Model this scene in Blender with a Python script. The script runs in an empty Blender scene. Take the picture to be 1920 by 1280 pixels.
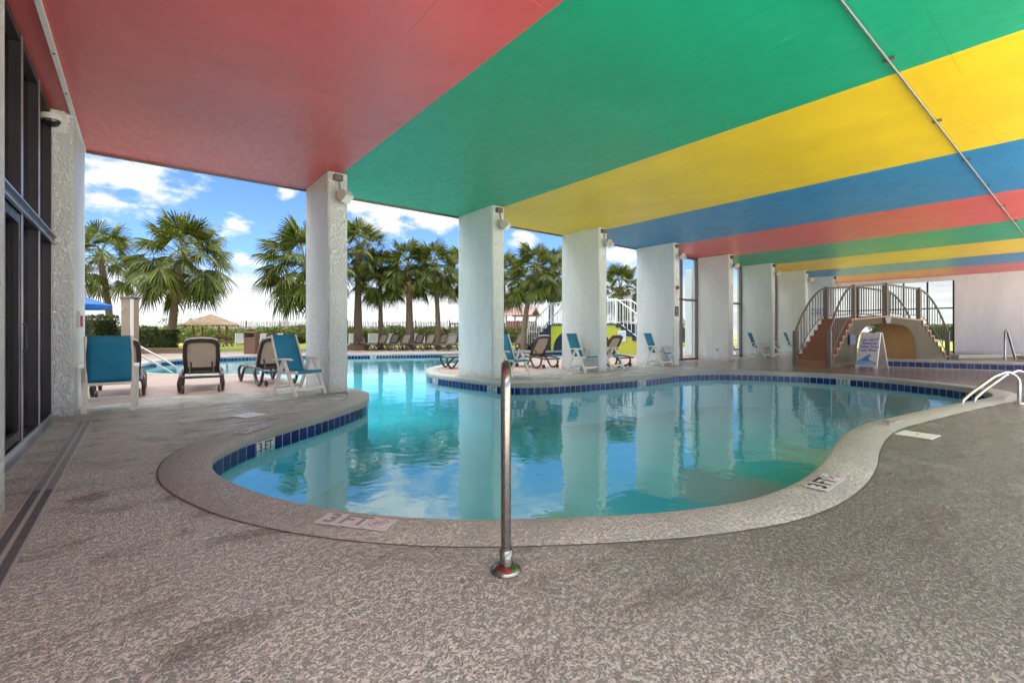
import bpy, bmesh, math, random
from mathutils import Vector, Matrix
from mathutils.geometry import tessellate_polygon
random.seed(7)
R = math.radians
S = bpy.context.scene
COL = S.collection

# ------------------------------------------------------------------ camera
CAMH = 1.15
F_PX = 877.0
HOR = 621.0
AZ = R(38.5)
cam = bpy.data.cameras.new('camera')
cam.sensor_width = 36.0
cam.lens = F_PX / 1920.0 * 36.0
cam.shift_y = -(640.0 - HOR) / 1920.0
cam.clip_start = 0.05
cam.clip_end = 3000
cam_o = bpy.data.objects.new('camera', cam)
COL.objects.link(cam_o)
cam_o.location = (0, 0, CAMH)
cam_o.rotation_euler = (R(90), 0, -AZ)
S.camera = cam_o

# ------------------------------------------------------------------ view / exposure
S.view_settings.view_transform = 'Standard'
S.view_settings.look = 'None'
S.view_settings.gamma = 1.0
S.view_settings.use_curve_mapping = False
S.view_settings.exposure = 2.02
S.cycles.use_denoising = True
S.cycles.max_bounces = 10
S.cycles.diffuse_bounces = 6
S.cycles.glossy_bounces = 5
S.cycles.transparent_max_bounces = 16
S.cycles.sample_clamp_indirect = 6.0

# ------------------------------------------------------------------ sun + sky
SUN_EL, SUN_AZ = R(62), R(192)          # azimuth measured from +Y towards +X
sd = Vector((math.sin(SUN_AZ) * math.cos(SUN_EL), math.cos(SUN_AZ) * math.cos(SUN_EL), math.sin(SUN_EL)))
sun = bpy.data.lights.new('sun', 'SUN')
sun.energy = 3.8
sun.angle = R(6)
sun.color = (1.0, 0.95, 0.87)
sun_o = bpy.data.objects.new('sun', sun)
COL.objects.link(sun_o)
sun_o.rotation_euler = sd.to_track_quat('Z', 'Y').to_euler()
sun_o.location = (0, 0, 30)

W = bpy.data.worlds.new('World')
S.world = W
W.use_nodes = True
nt = W.node_tree
nt.nodes.clear()
N = nt.nodes.new
L = nt.links.new
out = N('ShaderNodeOutputWorld')
bg = N('ShaderNodeBackground')
L(bg.outputs[0], out.inputs[0])
bg.inputs['Strength'].default_value = 0.06
sky = N('ShaderNodeTexSky')
sky.sky_type = 'NISHITA'
sky.sun_disc = False
sky.sun_elevation = SUN_EL
sky.sun_rotation = SUN_AZ
sky.air_density = 1.0
sky.dust_density = 0.6
sky.ozone_density = 2.0
tc = N('ShaderNodeTexCoord')
sep = N('ShaderNodeSeparateXYZ')
L(tc.outputs['Generated'], sep.inputs[0])


def wmath(op, a, b=None, c=None, clamp=False):
    n = N('ShaderNodeMath')
    n.operation = op
    n.use_clamp = clamp
    for i, v in enumerate((a, b, c)):
        if v is None:
            continue
        if isinstance(v, (int, float)):
            n.inputs[i].default_value = v
        else:
            L(v, n.inputs[i])
    return n.outputs[0]


def wramp(v, a, b):
    n = N('ShaderNodeMapRange')
    n.interpolation_type = 'SMOOTHSTEP'
    L(v, n.inputs[0])
    n.inputs[1].default_value = a
    n.inputs[2].default_value = b
    return n.outputs[0]


def wnoise(scale, detail, rough, zs=1.0, off=(0, 0, 0)):
    m = N('ShaderNodeMapping')
    L(tc.outputs['Generated'], m.inputs[0])
    m.inputs['Scale'].default_value = (1, 1, zs)
    m.inputs['Location'].default_value = off
    n = N('ShaderNodeTexNoise')
    n.inputs['Scale'].default_value = scale
    n.inputs['Detail'].default_value = detail
    n.inputs['Roughness'].default_value = rough
    L(m.outputs[0], n.inputs['Vector'])
    return n.outputs['Fac']


def cloud_dir(px, py):
    u = (px - 960) / F_PX
    v = (HOR - py) / F_PX
    c, s = math.cos(AZ), math.sin(AZ)
    return Vector((u * c + s, -u * s + c, v)).normalized()


EL = sep.outputs['Z']
n1 = wnoise(5.0, 9, 0.62, 2.6, (0.3, 0.1, 0.7))
n2 = wnoise(16.0, 6, 0.6, 2.2, (1.3, 2.1, 0.2))
# low white overcast towards the horizon, breaking up with height
low = wmath('SUBTRACT', 1.0, wramp(EL, 0.06, 0.15))
low = wmath('MULTIPLY', low, wramp(wmath('ADD', wmath('MULTIPLY', n1, 0.75), wmath('MULTIPLY', wmath('SUBTRACT', 1.0, wramp(EL, 0.05, 0.15)), 0.5)), 0.40, 0.62))
high = wramp(n1, 0.56, 0.68)
high = wmath('MULTIPLY', high, 0.75)
# individual cumulus
cum = None
for px, py, rad, asp in ((740, 285, 0.085, 2.4), (930, 330, 0.05, 1.8), (215, 325, 0.070, 1.9), (190, 375, 0.045, 1.5), (440, 422, 0.024, 1.3), (720, 410, 0.055, 1.7), (800, 415, 0.05, 2.2), (680, 385, 0.04, 1.3), (985, 450, 0.025, 1.6), (535, 360, 0.016, 1.6), (475, 490, 0.022, 2.2), (1170, 475, 0.03, 2.4)):
    d = cloud_dir(px, py)
    side = Vector((d.y, -d.x, 0)).normalized()
    up = side.cross(d).normalized() * -1
    if up.z < 0:
        up = -up
    va = N('ShaderNodeVectorMath'); va.operation = 'SUBTRACT'
    L(tc.outputs['Generated'], va.inputs[0]); va.inputs[1].default_value = d
    da = N('ShaderNodeVectorMath'); da.operation = 'DOT_PRODUCT'
    L(va.outputs[0], da.inputs[0]); da.inputs[1].default_value = side / (rad * asp)
    db = N('ShaderNodeVectorMath'); db.operation = 'DOT_PRODUCT'
    L(va.outputs[0], db.inputs[0]); db.inputs[1].default_value = up / rad
    dc = N('ShaderNodeVectorMath'); dc.operation = 'DOT_PRODUCT'
    L(va.outputs[0], dc.inputs[0]); dc.inputs[1].default_value = d
    front = wmath('GREATER_THAN', dc.outputs['Value'], -0.5)
    r2 = wmath('ADD', wmath('MULTIPLY', da.outputs['Value'], da.outputs['Value']), wmath('MULTIPLY', db.outputs['Value'], db.outputs['Value']))
    m = wmath('SUBTRACT', 1.0, wmath('SQRT', r2), clamp=False)
    m = wmath('MULTIPLY', wmath('MAXIMUM', m, -2.0), front)
    cum = m if cum is None else wmath('MAXIMUM', cum, m)
cumf = wramp(wmath('ADD', cum, wmath('MULTIPLY', wmath('SUBTRACT', wmath('ADD', wmath('MULTIPLY', n1, 0.4), wmath('MULTIPLY', n2, 0.6)), 0.5), 4.2)), 0.15, 0.85)
# high clouds only where the photograph does not look (behind and overhead)
back = wramp(wmath('ADD', wmath('MULTIPLY', sep.outputs['Y'], -1.0), wmath('MULTIPLY', EL, 0.8)), 0.0, 0.6)
cl = wmath('MAXIMUM', low, cumf)
cl = wmath('MAXIMUM', cl, wmath('MULTIPLY', high, back))
# thick bright cloud overhead, above everything the photograph can see
over = wmath('MULTIPLY', wramp(EL, 0.285, 0.43), wmath('ADD', 0.70, wmath('MULTIPLY', n1, 0.4)))
cl = wmath('MAXIMUM', cl, over)
cl = wmath('MINIMUM', cl, 1.0)
# cloud brightness: brighter in the half of the sky where the sun stands
zen = wramp(EL, 0.28, 0.75)
bright = wmath('ADD', wmath('ADD', 5.3, wmath('MULTIPLY', zen, 13.0)), wmath('MULTIPLY', back, 20.0))
n3 = wnoise(7.0, 5, 0.6, 9.0, (0.2, 0.9, 0.4))
shade = wmath('ADD', wmath('ADD', 0.28, wmath('MULTIPLY', n2, 0.36)), wmath('MULTIPLY', n3, 0.86))
bright = wmath('MULTIPLY', bright, shade)
cc = N('ShaderNodeVectorMath'); cc.operation = 'SCALE'
cc.inputs[0].default_value = (0.97, 0.985, 1.0)
L(bright, cc.inputs['Scale'])
skt = N('ShaderNodeMix'); skt.data_type = 'RGBA'; skt.blend_type = 'MULTIPLY'
skt.inputs[0].default_value = 1.0
L(sky.outputs[0], skt.inputs[6])
skt.inputs[7].default_value = (0.50, 0.68, 1.02, 1)
mx = N('ShaderNodeMix'); mx.data_type = 'RGBA'
L(cl, mx.inputs[0]); L(skt.outputs[2], mx.inputs[6]); L(cc.outputs[0], mx.inputs[7])
L(mx.outputs[2], bg.inputs['Color'])


# ================================================================== helpers
def G(px, py, z=0.0):
    d = (CAMH - z) * F_PX / (py - HOR)
    l = (px - 960) / F_PX * d
    return Vector((l * math.cos(AZ) + d * math.sin(AZ), -l * math.sin(AZ) + d * math.cos(AZ), z))


def D(px, d, z=0.0):
    l = (px - 960) / F_PX * d
    return Vector((l * math.cos(AZ) + d * math.sin(AZ), -l * math.sin(AZ) + d * math.cos(AZ), z))


class MB:
    def __init__(s):
        s.v = []; s.f = []; s.m = []; s.sm = []

    def add(s, vs, fs, mat=0, smooth=False):
        o = len(s.v)
        s.v += [tuple(p) for p in vs]
        for f in fs:
            s.f.append(tuple(i + o for i in f)); s.m.append(mat); s.sm.append(smooth)

    def box(s, c, d, rot=None, mat=0, bev=0.0):
        hx, hy, hz = d[0] / 2, d[1] / 2, d[2] / 2
        c = Vector(c)
        M = rot.to_3x3() if rot is not None else Matrix.Identity(3)
        if bev <= 0:
            vs = [Vector((x, y, z)) for x in (-hx, hx) for y in (-hy, hy) for z in (-hz, hz)]
            fs = [(0, 1, 3, 2), (4, 6, 7, 5), (0, 4, 5, 1), (2, 3, 7, 6), (0, 2, 6, 4), (1, 5, 7, 3)]
            s.add([M @ p + c for p in vs], fs, mat)
        else:
            bm = bmesh.new()
            bmesh.ops.create_cube(bm, size=1.0)
            for p in bm.verts:
                p.co = Vector((p.co.x * d[0], p.co.y * d[1], p.co.z * d[2]))
            bmesh.ops.bevel(bm, geom=bm.edges[:], offset=bev, segments=2, affect='EDGES', profile=0.5)
            bm.verts.index_update()
            s.add([M @ p.co + c for p in bm.verts], [[q.index for q in f.verts] for f in bm.faces], mat, False)
            bm.free()

    def bar(s, a, b, w, h, mat=0, up=(0, 0, 1)):
        a, b = Vector(a), Vector(b)
        d = (b - a)
        ln = d.length
        d.normalize()
        up = Vector(up)
        if abs(d.dot(up)) > 0.98:
            up = Vector((0, 1, 0))
        x = d.cross(up).normalized()
        z = x.cross(d).normalized()
        M = Matrix((x, d, z)).transposed()
        s.box((a + b) / 2, (w, ln, h), M.to_4x4(), mat)

    def tube(s, pts, r, n=8, mat=0, cap=True, closed=False, flat=1.0, up=None):
        pts = [Vector(p) for p in pts]
        m = len(pts)
        rr = r if isinstance(r, (list, tuple)) else [r] * m
        prev = None
        vs = []
        for i in range(m):
            if closed:
                t = pts[(i + 1) % m] - pts[(i - 1) % m]
            else:
                t = pts[min(i + 1, m - 1)] - pts[max(i - 1, 0)]
            t.normalize()
            if up is not None:
                x = t.cross(Vector(up))
                x = x.normalized() if x.length > 1e-4 else prev
            elif prev is None:
                ref = Vector((0, 0, 1)) if abs(t.z) < 0.9 else Vector((1, 0, 0))
                x = t.cross(ref).normalized()
            else:
                x = (prev - t * prev.dot(t)).normalized()
            prev = x
            y = t.cross(x)
            for k in range(n):
                a = 2 * math.pi * k / n
                vs.append(pts[i] + x * math.cos(a) * rr[i] * flat + y * math.sin(a) * rr[i])
        fs = []
        for i in range(m if closed else m - 1):
            j = (i + 1) % m
            for k in range(n):
                k2 = (k + 1) % n
                fs.append((i * n + k, i * n + k2, j * n + k2, j * n + k))
        s.add(vs, fs, mat, True)
        if cap and not closed:
            s.add(vs[:n], [tuple(range(n))[::-1]], mat)
            s.add(vs[-n:], [tuple(range(n))], mat)

    def lathe(s, prof, c=(0, 0, 0), n=20, mat=0, smooth=True):
        c = Vector(c)
        vs = []
        for r, z in prof:
            for k in range(n):
                a = 2 * math.pi * k / n
                vs.append(c + Vector((r * math.cos(a), r * math.sin(a), z)))
        fs = []
        for i in range(len(prof) - 1):
            for k in range(n):
                k2 = (k + 1) % n
                fs.append((i * n + k, i * n + k2, (i + 1) * n + k2, (i + 1) * n + k))
        s.add(vs, fs, mat, smooth)
        s.add(vs[-n:], [tuple(range(n))], mat)
        s.add(vs[:n], [tuple(range(n))[::-1]], mat)

    def sheet(s, rows, mat=0, smooth=True):
        m = len(rows[0])
        vs = [p for r in rows for p in r]
        fs = [(i * m + j, i * m + j + 1, (i + 1) * m + j + 1, (i + 1) * m + j) for i in range(len(rows) - 1) for j in range(m - 1)]
        s.add(vs, fs, mat, smooth)

    def prism(s, poly, vec, mat=0, mat_side=None):
        """closed planar polygon (3D points) extruded along vec"""
        vec = Vector(vec)
        p = [Vector(q) for q in poly]
        n = len(p)
        tri = tessellate_polygon([p])
        s.add(p, [tuple(t) for t in tri], mat)
        s.add([q + vec for q in p], [tuple(t)[::-1] for t in tri], mat)
        sides = []
        for i in range(n):
            j = (i + 1) % n
            sides.append((i, j, j + n, i + n))
        s.add(p + [q + vec for q in p], sides, mat if mat_side is None else mat_side)

    def build(s, name, mats, parent=None, loc=(0, 0, 0), rotz=0.0, fixn=True):
        me = bpy.data.meshes.new(name)
        me.from_pydata(s.v, [], s.f)
        if not isinstance(mats, (list, tuple)):
            mats = [mats]
        for m in mats:
            me.materials.append(m)
        for i, p in enumerate(me.polygons):
            p.material_index = s.m[i]
            p.use_smooth = s.sm[i]
        if fixn:
            bm = bmesh.new(); bm.from_mesh(me)
            bmesh.ops.recalc_face_normals(bm, faces=bm.faces[:])
            bm.to_mesh(me); bm.free()
        me.update()
        o = bpy.data.objects.new(name, me)
        COL.objects.link(o)
        o.location = loc
        o.rotation_euler = (0, 0, rotz)
        if parent is not None:
            o.parent = parent
        return o


def tag(o, label=None, cat=None, group=None, kind=None):
    if label: o['label'] = label
    if cat: o['category'] = cat
    if group: o['group'] = group
    if kind: o['kind'] = kind
    return o


def thing(name, label, cat, loc=(0, 0, 0), rotz=0.0, group=None):
    o = bpy.data.objects.new(name, None)
    COL.objects.link(o)
    o.empty_display_size = 0.2
    o.location = loc
    o.rotation_euler = (0, 0, rotz)
    return tag(o, label, cat, group)


def dup(root, loc, rotz, label, group=None, scale=None):
    def cp(o, par):
        c = o.copy()
        COL.objects.link(c)
        c.parent = par
        for ch in list(o.children):
            cp(ch, c)
        return c
    r = cp(root, None)
    r.location = loc
    r.rotation_euler = (0, 0, rotz)
    if scale:
        r.scale = (scale, scale, scale)
    r['label'] = label
    if group: r['group'] = group
    return r


def face(d):
    """z rotation so that local +y looks along d"""
    return math.atan2(-d[0], d[1])


def text_mesh(name, body, size, mat, parent, M, shear=0.0, bold=0.0, align='CENTER', depth=0.001, spacing=1.0):
    cu = bpy.data.curves.new(name, 'FONT')
    cu.body = body
    cu.size = size
    cu.shear = shear
    cu.offset = bold
    cu.align_x = align
    cu.align_y = 'CENTER'
    cu.extrude = depth
    cu.space_line = spacing
    cu.resolution_u = 3
    t = bpy.data.objects.new(name, cu)
    COL.objects.link(t)
    bpy.context.view_layer.update()
    dg = bpy.context.evaluated_depsgraph_get()
    me = bpy.data.meshes.new_from_object(t.evaluated_get(dg))
    bpy.data.objects.remove(t)
    me.transform(M)
    me.materials.clear()
    me.materials.append(mat)
    for p in me.polygons:
        p.material_index = 0
    o = bpy.data.objects.new(name, me)
    COL.objects.link(o)
    o.parent = parent
    return o


# ================================================================== materials
class Mat:
    def __init__(s, name):
        s.m = bpy.data.materials.new(name)
        s.m.use_nodes = True
        s.t = s.m.node_tree
        s.b = s.t.nodes['Principled BSDF']
        s.o = s.t.nodes['Material Output']
        s.tc = None

    def n(s, kind, **kw):
        x = s.t.nodes.new(kind)
        for k, v in kw.items():
            setattr(x, k, v)
        return x

    def l(s, a, b):
        s.t.links.new(a, b)

    def coord(s, which='Object', scale=(1, 1, 1), rot=(0, 0, 0)):
        if s.tc is None:
            s.tc = s.n('ShaderNodeTexCoord')
        m = s.n('ShaderNodeMapping')
        m.inputs['Scale'].default_value = scale
        m.inputs['Rotation'].default_value = rot
        s.l(s.tc.outputs[which], m.inputs[0])
        return m.outputs[0]

    def noise(s, scale, detail=4, rough=0.5, dist=0.0, vec=None):
        x = s.n('ShaderNodeTexNoise')
        x.inputs['Scale'].default_value = scale
        x.inputs['Detail'].default_value = detail
        x.inputs['Roughness'].default_value = rough
        x.inputs['Distortion'].default_value = dist
        s.l(vec if vec is not None else s.coord(), x.inputs['Vector'])
        return x.outputs['Fac']

    def voro(s, scale, vec=None, feature='F1'):
        x = s.n('ShaderNodeTexVoronoi', feature=feature)
        x.inputs['Scale'].default_value = scale
        s.l(vec if vec is not None else s.coord(), x.inputs['Vector'])
        return x.outputs['Distance']

    def rng(s, v, a, b, c=0.0, d=1.0, smooth=True):
        x = s.n('ShaderNodeMapRange')
        if smooth: x.interpolation_type = 'SMOOTHSTEP'
        s.l(v, x.inputs[0])
        for i, q in enumerate((a, b, c, d)):
            x.inputs[i + 1].default_value = q
        return x.outputs[0]

    def math(s, op, a, b=0.0):
        x = s.n('ShaderNodeMath', operation=op)
        for i, q in enumerate((a, b)):
            if isinstance(q, (int, float)): x.inputs[i].default_value = q
            else: s.l(q, x.inputs[i])
        return x.outputs[0]

    def mix(s, f, a, b, blend='MIX'):
        x = s.n('ShaderNodeMix', data_type='RGBA', blend_type=blend)
        for i, q in ((0, f), (6, a), (7, b)):
            if isinstance(q, (int, float)): x.inputs[i].default_value = q
            elif isinstance(q, (tuple, list)): x.inputs[i].default_value = (*q[:3], 1)
            else: s.l(q, x.inputs[i])
        return x.outputs[2]

    def bump(s, h, strength=0.5, dist=0.01, prev=None):
        x = s.n('ShaderNodeBump')
        x.inputs['Strength'].default_value = strength
        x.inputs['Distance'].default_value = dist
        s.l(h, x.inputs['Height'])
        if prev is not None: s.l(prev, x.inputs['Normal'])
        return x.outputs[0]

    def set(s, **kw):
        names = dict(color='Base Color', rough='Roughness', metal='Metallic', normal='Normal', spec='Specular IOR Level', trans='Transmission Weight', coat='Coat Weight', coat_rough='Coat Roughness', ior='IOR')
        for k, v in kw.items():
            i = s.b.inputs[names[k]]
            if isinstance(v, (int, float)): i.default_value = v
            elif isinstance(v, (tuple, list)): i.default_value = (*v[:3], 1)
            else: s.l(v, i)
        return s


def simple(name, col, rough=0.5, metal=0.0, var=0.12, vs=6.0, bump=0.0, bs=60.0, spec=0.5):
    m = Mat(name)
    c2 = tuple(c * (1 - var) for c in col)
    c1 = tuple(min(1, c * (1 + var)) for c in col)
    m.set(color=m.mix(m.noise(vs, 5, 0.6), c2, c1), metal=metal, spec=spec)
    m.set(rough=m.rng(m.noise(vs * 2.3, 3, 0.6), 0.3, 0.7, max(0.03, rough * 0.8), min(1, rough * 1.2)))
    if bump > 0:
        m.set(normal=m.bump(m.noise(bs, 3, 0.6), bump, 0.004))
    return m.m


def stucco(name, col, rough=0.40, amp=1.0):
    m = Mat(name)
    a = m.noise(24, 5, 0.6, 0.5, m.coord(scale=(1, 1, 0.75)))
    b = m.noise(60, 4, 0.6)
    h = m.math('ADD', m.rng(a, 0.36, 0.62), m.math('MULTIPLY', b, 0.45))
    stain = m.rng(m.noise(1.3, 6, 0.65, 0.4, m.coord(scale=(1, 1, 0.35))), 0.30, 0.75)
    c = m.mix(stain, tuple(x * 0.86 for x in col), col)
    zz = m.n('ShaderNodeSeparateXYZ'); m.l(m.coord(), zz.inputs[0])
    foot = m.rng(m.math('ADD', zz.outputs['Z'], m.math('MULTIPLY', m.math('SUBTRACT', m.noise(5, 5, 0.7), 0.5), 0.5)), 0.22, -0.05)
    c = m.mix(m.math('MULTIPLY', foot, 0.45), c, (0.40, 0.35, 0.28))
    m.set(color=c, rough=m.rng(b, 0.3, 0.7, rough * 0.75, rough * 1.35), normal=m.bump(h, amp, 0.018), spec=0.5)
    return m.m


def ceil_paint(name, col):
    m = Mat(name)
    fine = m.noise(140, 2, 0.5)
    swirl = m.noise(9, 5, 0.65, 0.5, m.coord(scale=(1, 0.35, 1)))
    big = m.noise(0.7, 5, 0.6, 0.3)
    c = m.mix(m.rng(big, 0.3, 0.75), tuple(x * 0.90 for x in col), tuple(min(1, x * 1.05) for x in col))
    c = m.mix(m.rng(swirl, 0.62, 0.8, 0, 0.10), c, (0.75, 0.72, 0.68))
    so_ = m.n('ShaderNodeSeparateXYZ'); m.l(m.coord(), so_.inputs[0])
    jx = m.math('ABSOLUTE', m.math('SUBTRACT', m.math('FRACT', m.math('ADD', m.math('MULTIPLY', so_.outputs['X'], 0.41), 100.2)), 0.5))
    jy = m.math('ABSOLUTE', m.math('SUBTRACT', m.math('FRACT', m.math('ADD', m.math('MULTIPLY', so_.outputs['Y'], 0.2), 100.1)), 0.5))
    joint = m.math('MAXIMUM', m.rng(jx, 0.0032, 0.001), m.rng(jy, 0.0016, 0.0005))
    joint = m.math('MULTIPLY', joint, m.rng(big, 0.42, 0.56))
    c = m.mix(m.math('MULTIPLY', joint, 0.5), c, tuple(x * 0.5 for x in col))
    scuff = m.rng(m.noise(3.1, 6, 0.75, 1.2), 0.64, 0.74, 0, 0.24)
    c = m.mix(scuff, c, tuple(min(1, x * 0.5 + 0.25) for x in col))
    h = m.math('ADD', m.math('MULTIPLY', fine, 0.5), m.math('MULTIPLY', swirl, 0.7))
    m.set(color=c, rough=m.rng(swirl, 0.3, 0.7, 0.30, 0.46), normal=m.bump(h, 0.22, 0.006), spec=0.55)
    return m.m


def deck_mat():
    m = Mat('knockdown_deck')
    o = m.coord()
    sx = m.n('ShaderNodeSeparateXYZ'); m.l(o, sx.inputs[0])
    kn = m.noise(34, 6, 0.66, 0.1)
    ko = m.noise(92, 5, 0.66, 0.1)
    plate = m.rng(m.math('ADD', m.math('MULTIPLY', kn, 0.45), m.math('MULTIPLY', ko, 0.55)), 0.40, 0.52)
    broad = m.rng(m.noise(1.7, 5, 0.65, 0.5), 0.35, 0.65)
    big = m.noise(0.55, 6, 0.62, 0.6)
    mid = m.noise(2.6, 5, 0.6, 0.5, m.coord(scale=(0.7, 1.5, 1)))
    # paler by doors and columns, reflected daylight put into the colour; brown grey beyond
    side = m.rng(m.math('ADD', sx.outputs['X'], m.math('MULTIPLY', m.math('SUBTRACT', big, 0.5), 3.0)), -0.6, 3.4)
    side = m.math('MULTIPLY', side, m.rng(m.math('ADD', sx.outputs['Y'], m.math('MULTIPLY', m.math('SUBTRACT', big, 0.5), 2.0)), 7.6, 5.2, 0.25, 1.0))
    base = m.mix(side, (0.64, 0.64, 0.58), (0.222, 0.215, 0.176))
    base = m.mix(m.rng(mid, 0.50, 0.70, 0, 0.66), base, (0.15, 0.12, 0.09))
    base = m.mix(m.rng(m.noise(1.1, 6, 0.7, 0.8), 0.53, 0.74, 0, 0.5), base, (0.52, 0.505, 0.46))
    base = m.mix(m.math('MULTIPLY', m.math('SUBTRACT', 1.0, plate), m.rng(broad, 0, 1, 0.16, 0.36)), base, (0.085, 0.077, 0.066))  # crevices darkened, relief shade put into the colour
    # rusty stain by the drain
    vd = m.n('ShaderNodeVectorMath', operation='DISTANCE'); m.l(o, vd.inputs[0]); vd.inputs[1].default_value = (-0.28, 4.35, 0)
    st = m.rng(m.math('ADD', vd.outputs['Value'], m.math('MULTIPLY', m.math('SUBTRACT', m.noise(14, 4, 0.6), 0.5), 0.25)), 0.16, 0.07)
    base = m.mix(m.math('MULTIPLY', st, 0.75), base, (0.20, 0.115, 0.035))
    wet = m.rng(m.math('ADD', m.math('MULTIPLY', big, 0.6), m.math('MULTIPLY', mid, 0.4)), 0.40, 0.60)
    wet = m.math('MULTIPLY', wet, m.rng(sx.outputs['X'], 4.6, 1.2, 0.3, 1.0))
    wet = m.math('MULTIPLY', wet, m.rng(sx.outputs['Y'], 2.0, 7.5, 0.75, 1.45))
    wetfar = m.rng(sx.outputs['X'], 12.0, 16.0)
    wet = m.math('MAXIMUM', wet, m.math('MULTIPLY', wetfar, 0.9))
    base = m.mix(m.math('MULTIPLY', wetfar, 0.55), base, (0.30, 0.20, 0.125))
    glint = m.math('MULTIPLY', m.rng(m.noise(9, 5, 0.7, 0.8), 0.46, 0.62), m.rng(sx.outputs['X'], 5.0, 1.0, 0.25, 1.0))
    r = m.math('SUBTRACT', m.math('SUBTRACT', m.rng(plate, 0, 1, 0.70, 0.31), m.math('MULTIPLY', wet, 0.25)), m.math('MULTIPLY', glint, 0.13))
    m.set(color=base, rough=r, spec=0.5)
    n1_ = m.bump(m.math('ADD', plate, m.math('MULTIPLY', kn, 1.2)), 1.0, 0.011)
    m.set(normal=m.bump(m.noise(220, 2, 0.5), 0.35, 0.003, n1_))
    return m.m


def coping_mat():
    m = Mat('coping_concrete')
    kn = m.noise(60, 6, 0.66, 0.1)
    plate = m.rng(m.math('ADD', m.math('MULTIPLY', kn, 0.65), m.math('MULTIPLY', m.noise(95, 5, 0.7, 0.1), 0.35)), 0.38, 0.53)
    mid = m.noise(1.2, 6, 0.65, 0.5)
    c = m.mix(m.rng(mid, 0.32, 0.72), (0.36, 0.355, 0.315), (0.47, 0.465, 0.41))
    c = m.mix(m.math('MULTIPLY', m.math('SUBTRACT', 1.0, plate), 0.35), c, (0.19, 0.16, 0.13))
    m.set(color=c, rough=m.rng(mid, 0.3, 0.7, 0.30, 0.6), normal=m.bump(plate, 0.8, 0.012))
    return m.m


def paver_mat():
    m = Mat('brick_pavers')
    br = m.n('ShaderNodeTexBrick')
    br.inputs['Scale'].default_value = 1.0
    br.inputs['Brick Width'].default_value = 0.22
    br.inputs['Row Height'].default_value = 0.11
    br.inputs['Mortar Size'].default_value = 0.006
    br.inputs['Color1'].default_value = (0.35, 0.225, 0.175, 1)
    br.inputs['Color2'].default_value = (0.25, 0.15, 0.115, 1)
    br.inputs['Mortar'].default_value = (0.13, 0.10, 0.085, 1)
    m.l(m.coord(rot=(0, 0, 0.12)), br.inputs['Vector'])
    big = m.rng(m.noise(0.5, 6, 0.65, 0.4), 0.3, 0.7)
    c = m.mix(m.math('MULTIPLY', big, 0.6), br.outputs['Color'], (0.34, 0.28, 0.24))
    m.set(color=c, rough=m.rng(big, 0, 1, 0.35, 0.7), normal=m.bump(m.math('ADD', m.math('MULTIPLY', br.outputs['Fac'], -0.7), m.math('MULTIPLY', m.noise(60, 3, 0.6), 0.4)), 0.5, 0.006))
    return m.m


def water_mat():
    m = Mat('pool_water')
    m.t.nodes.remove(m.b)
    tr = m.n('ShaderNodeBsdfTransparent'); tr.inputs[0].default_value = (0.31, 0.81, 0.86, 1)
    gl = m.n('ShaderNodeBsdfGlossy'); gl.inputs['Roughness'].default_value = 0.015
    gl.inputs['Color'].default_value = (0.96, 0.98, 1.0, 1)
    o = m.coord(scale=(1, 1, 1))
    h1 = m.noise(1.1, 3, 0.5, 0.6, o)
    h2 = m.noise(6.0, 3, 0.55, 0.8, o)
    # ring ripples by the return jet near the first column
    vd = m.n('ShaderNodeVectorMath', operation='DISTANCE'); m.l(o, vd.inputs[0]); vd.inputs[1].default_value = (3.4, 6.4, -0.19)
    ring = m.math('SINE', m.math('MULTIPLY', vd.outputs['Value'], 22.0))
    ring = m.math('MULTIPLY', ring, m.rng(vd.outputs['Value'], 1.9, 0.2))
    h = m.math('ADD', m.math('ADD', h1, m.math('MULTIPLY', h2, 0.16)), m.math('MULTIPLY', ring, 0.035))
    nb = m.bump(h, 1.0, 0.0085)
    m.l(nb, gl.inputs['Normal'])
    fr = m.n('ShaderNodeFresnel'); fr.inputs['IOR'].default_value = 2.75
    m.l(nb, fr.inputs['Normal'])
    geo = m.n('ShaderNodeNewGeometry')
    fac = m.math('MULTIPLY', fr.outputs[0], m.math('SUBTRACT', 1.0, geo.outputs['Backfacing']))   # no total reflection from below
    mixs = m.n('ShaderNodeMixShader')
    m.l(fac, mixs.inputs[0]); m.l(tr.outputs[0], mixs.inputs[1]); m.l(gl.outputs[0], mixs.inputs[2])
    m.l(mixs.outputs[0], m.o.inputs['Surface'])
    return m.m


def glass_mat(name, tint, ior=1.5, rough=0.0):
    m = Mat(name)
    m.t.nodes.remove(m.b)
    tr = m.n('ShaderNodeBsdfTransparent'); tr.inputs[0].default_value = (*tint, 1)
    gl = m.n('ShaderNodeBsdfGlossy'); gl.inputs['Roughness'].default_value = rough
    fr = m.n('ShaderNodeFresnel'); fr.inputs['IOR'].default_value = ior
    geo = m.n('ShaderNodeNewGeometry')
    fac = m.math('MULTIPLY', fr.outputs[0], m.math('SUBTRACT', 1.0, geo.outputs['Backfacing']))
    mixs = m.n('ShaderNodeMixShader')
    m.l(fac, mixs.inputs[0]); m.l(tr.outputs[0], mixs.inputs[1]); m.l(gl.outputs[0], mixs.inputs[2])
    m.l(mixs.outputs[0], m.o.inputs['Surface'])
    return m.m


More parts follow.
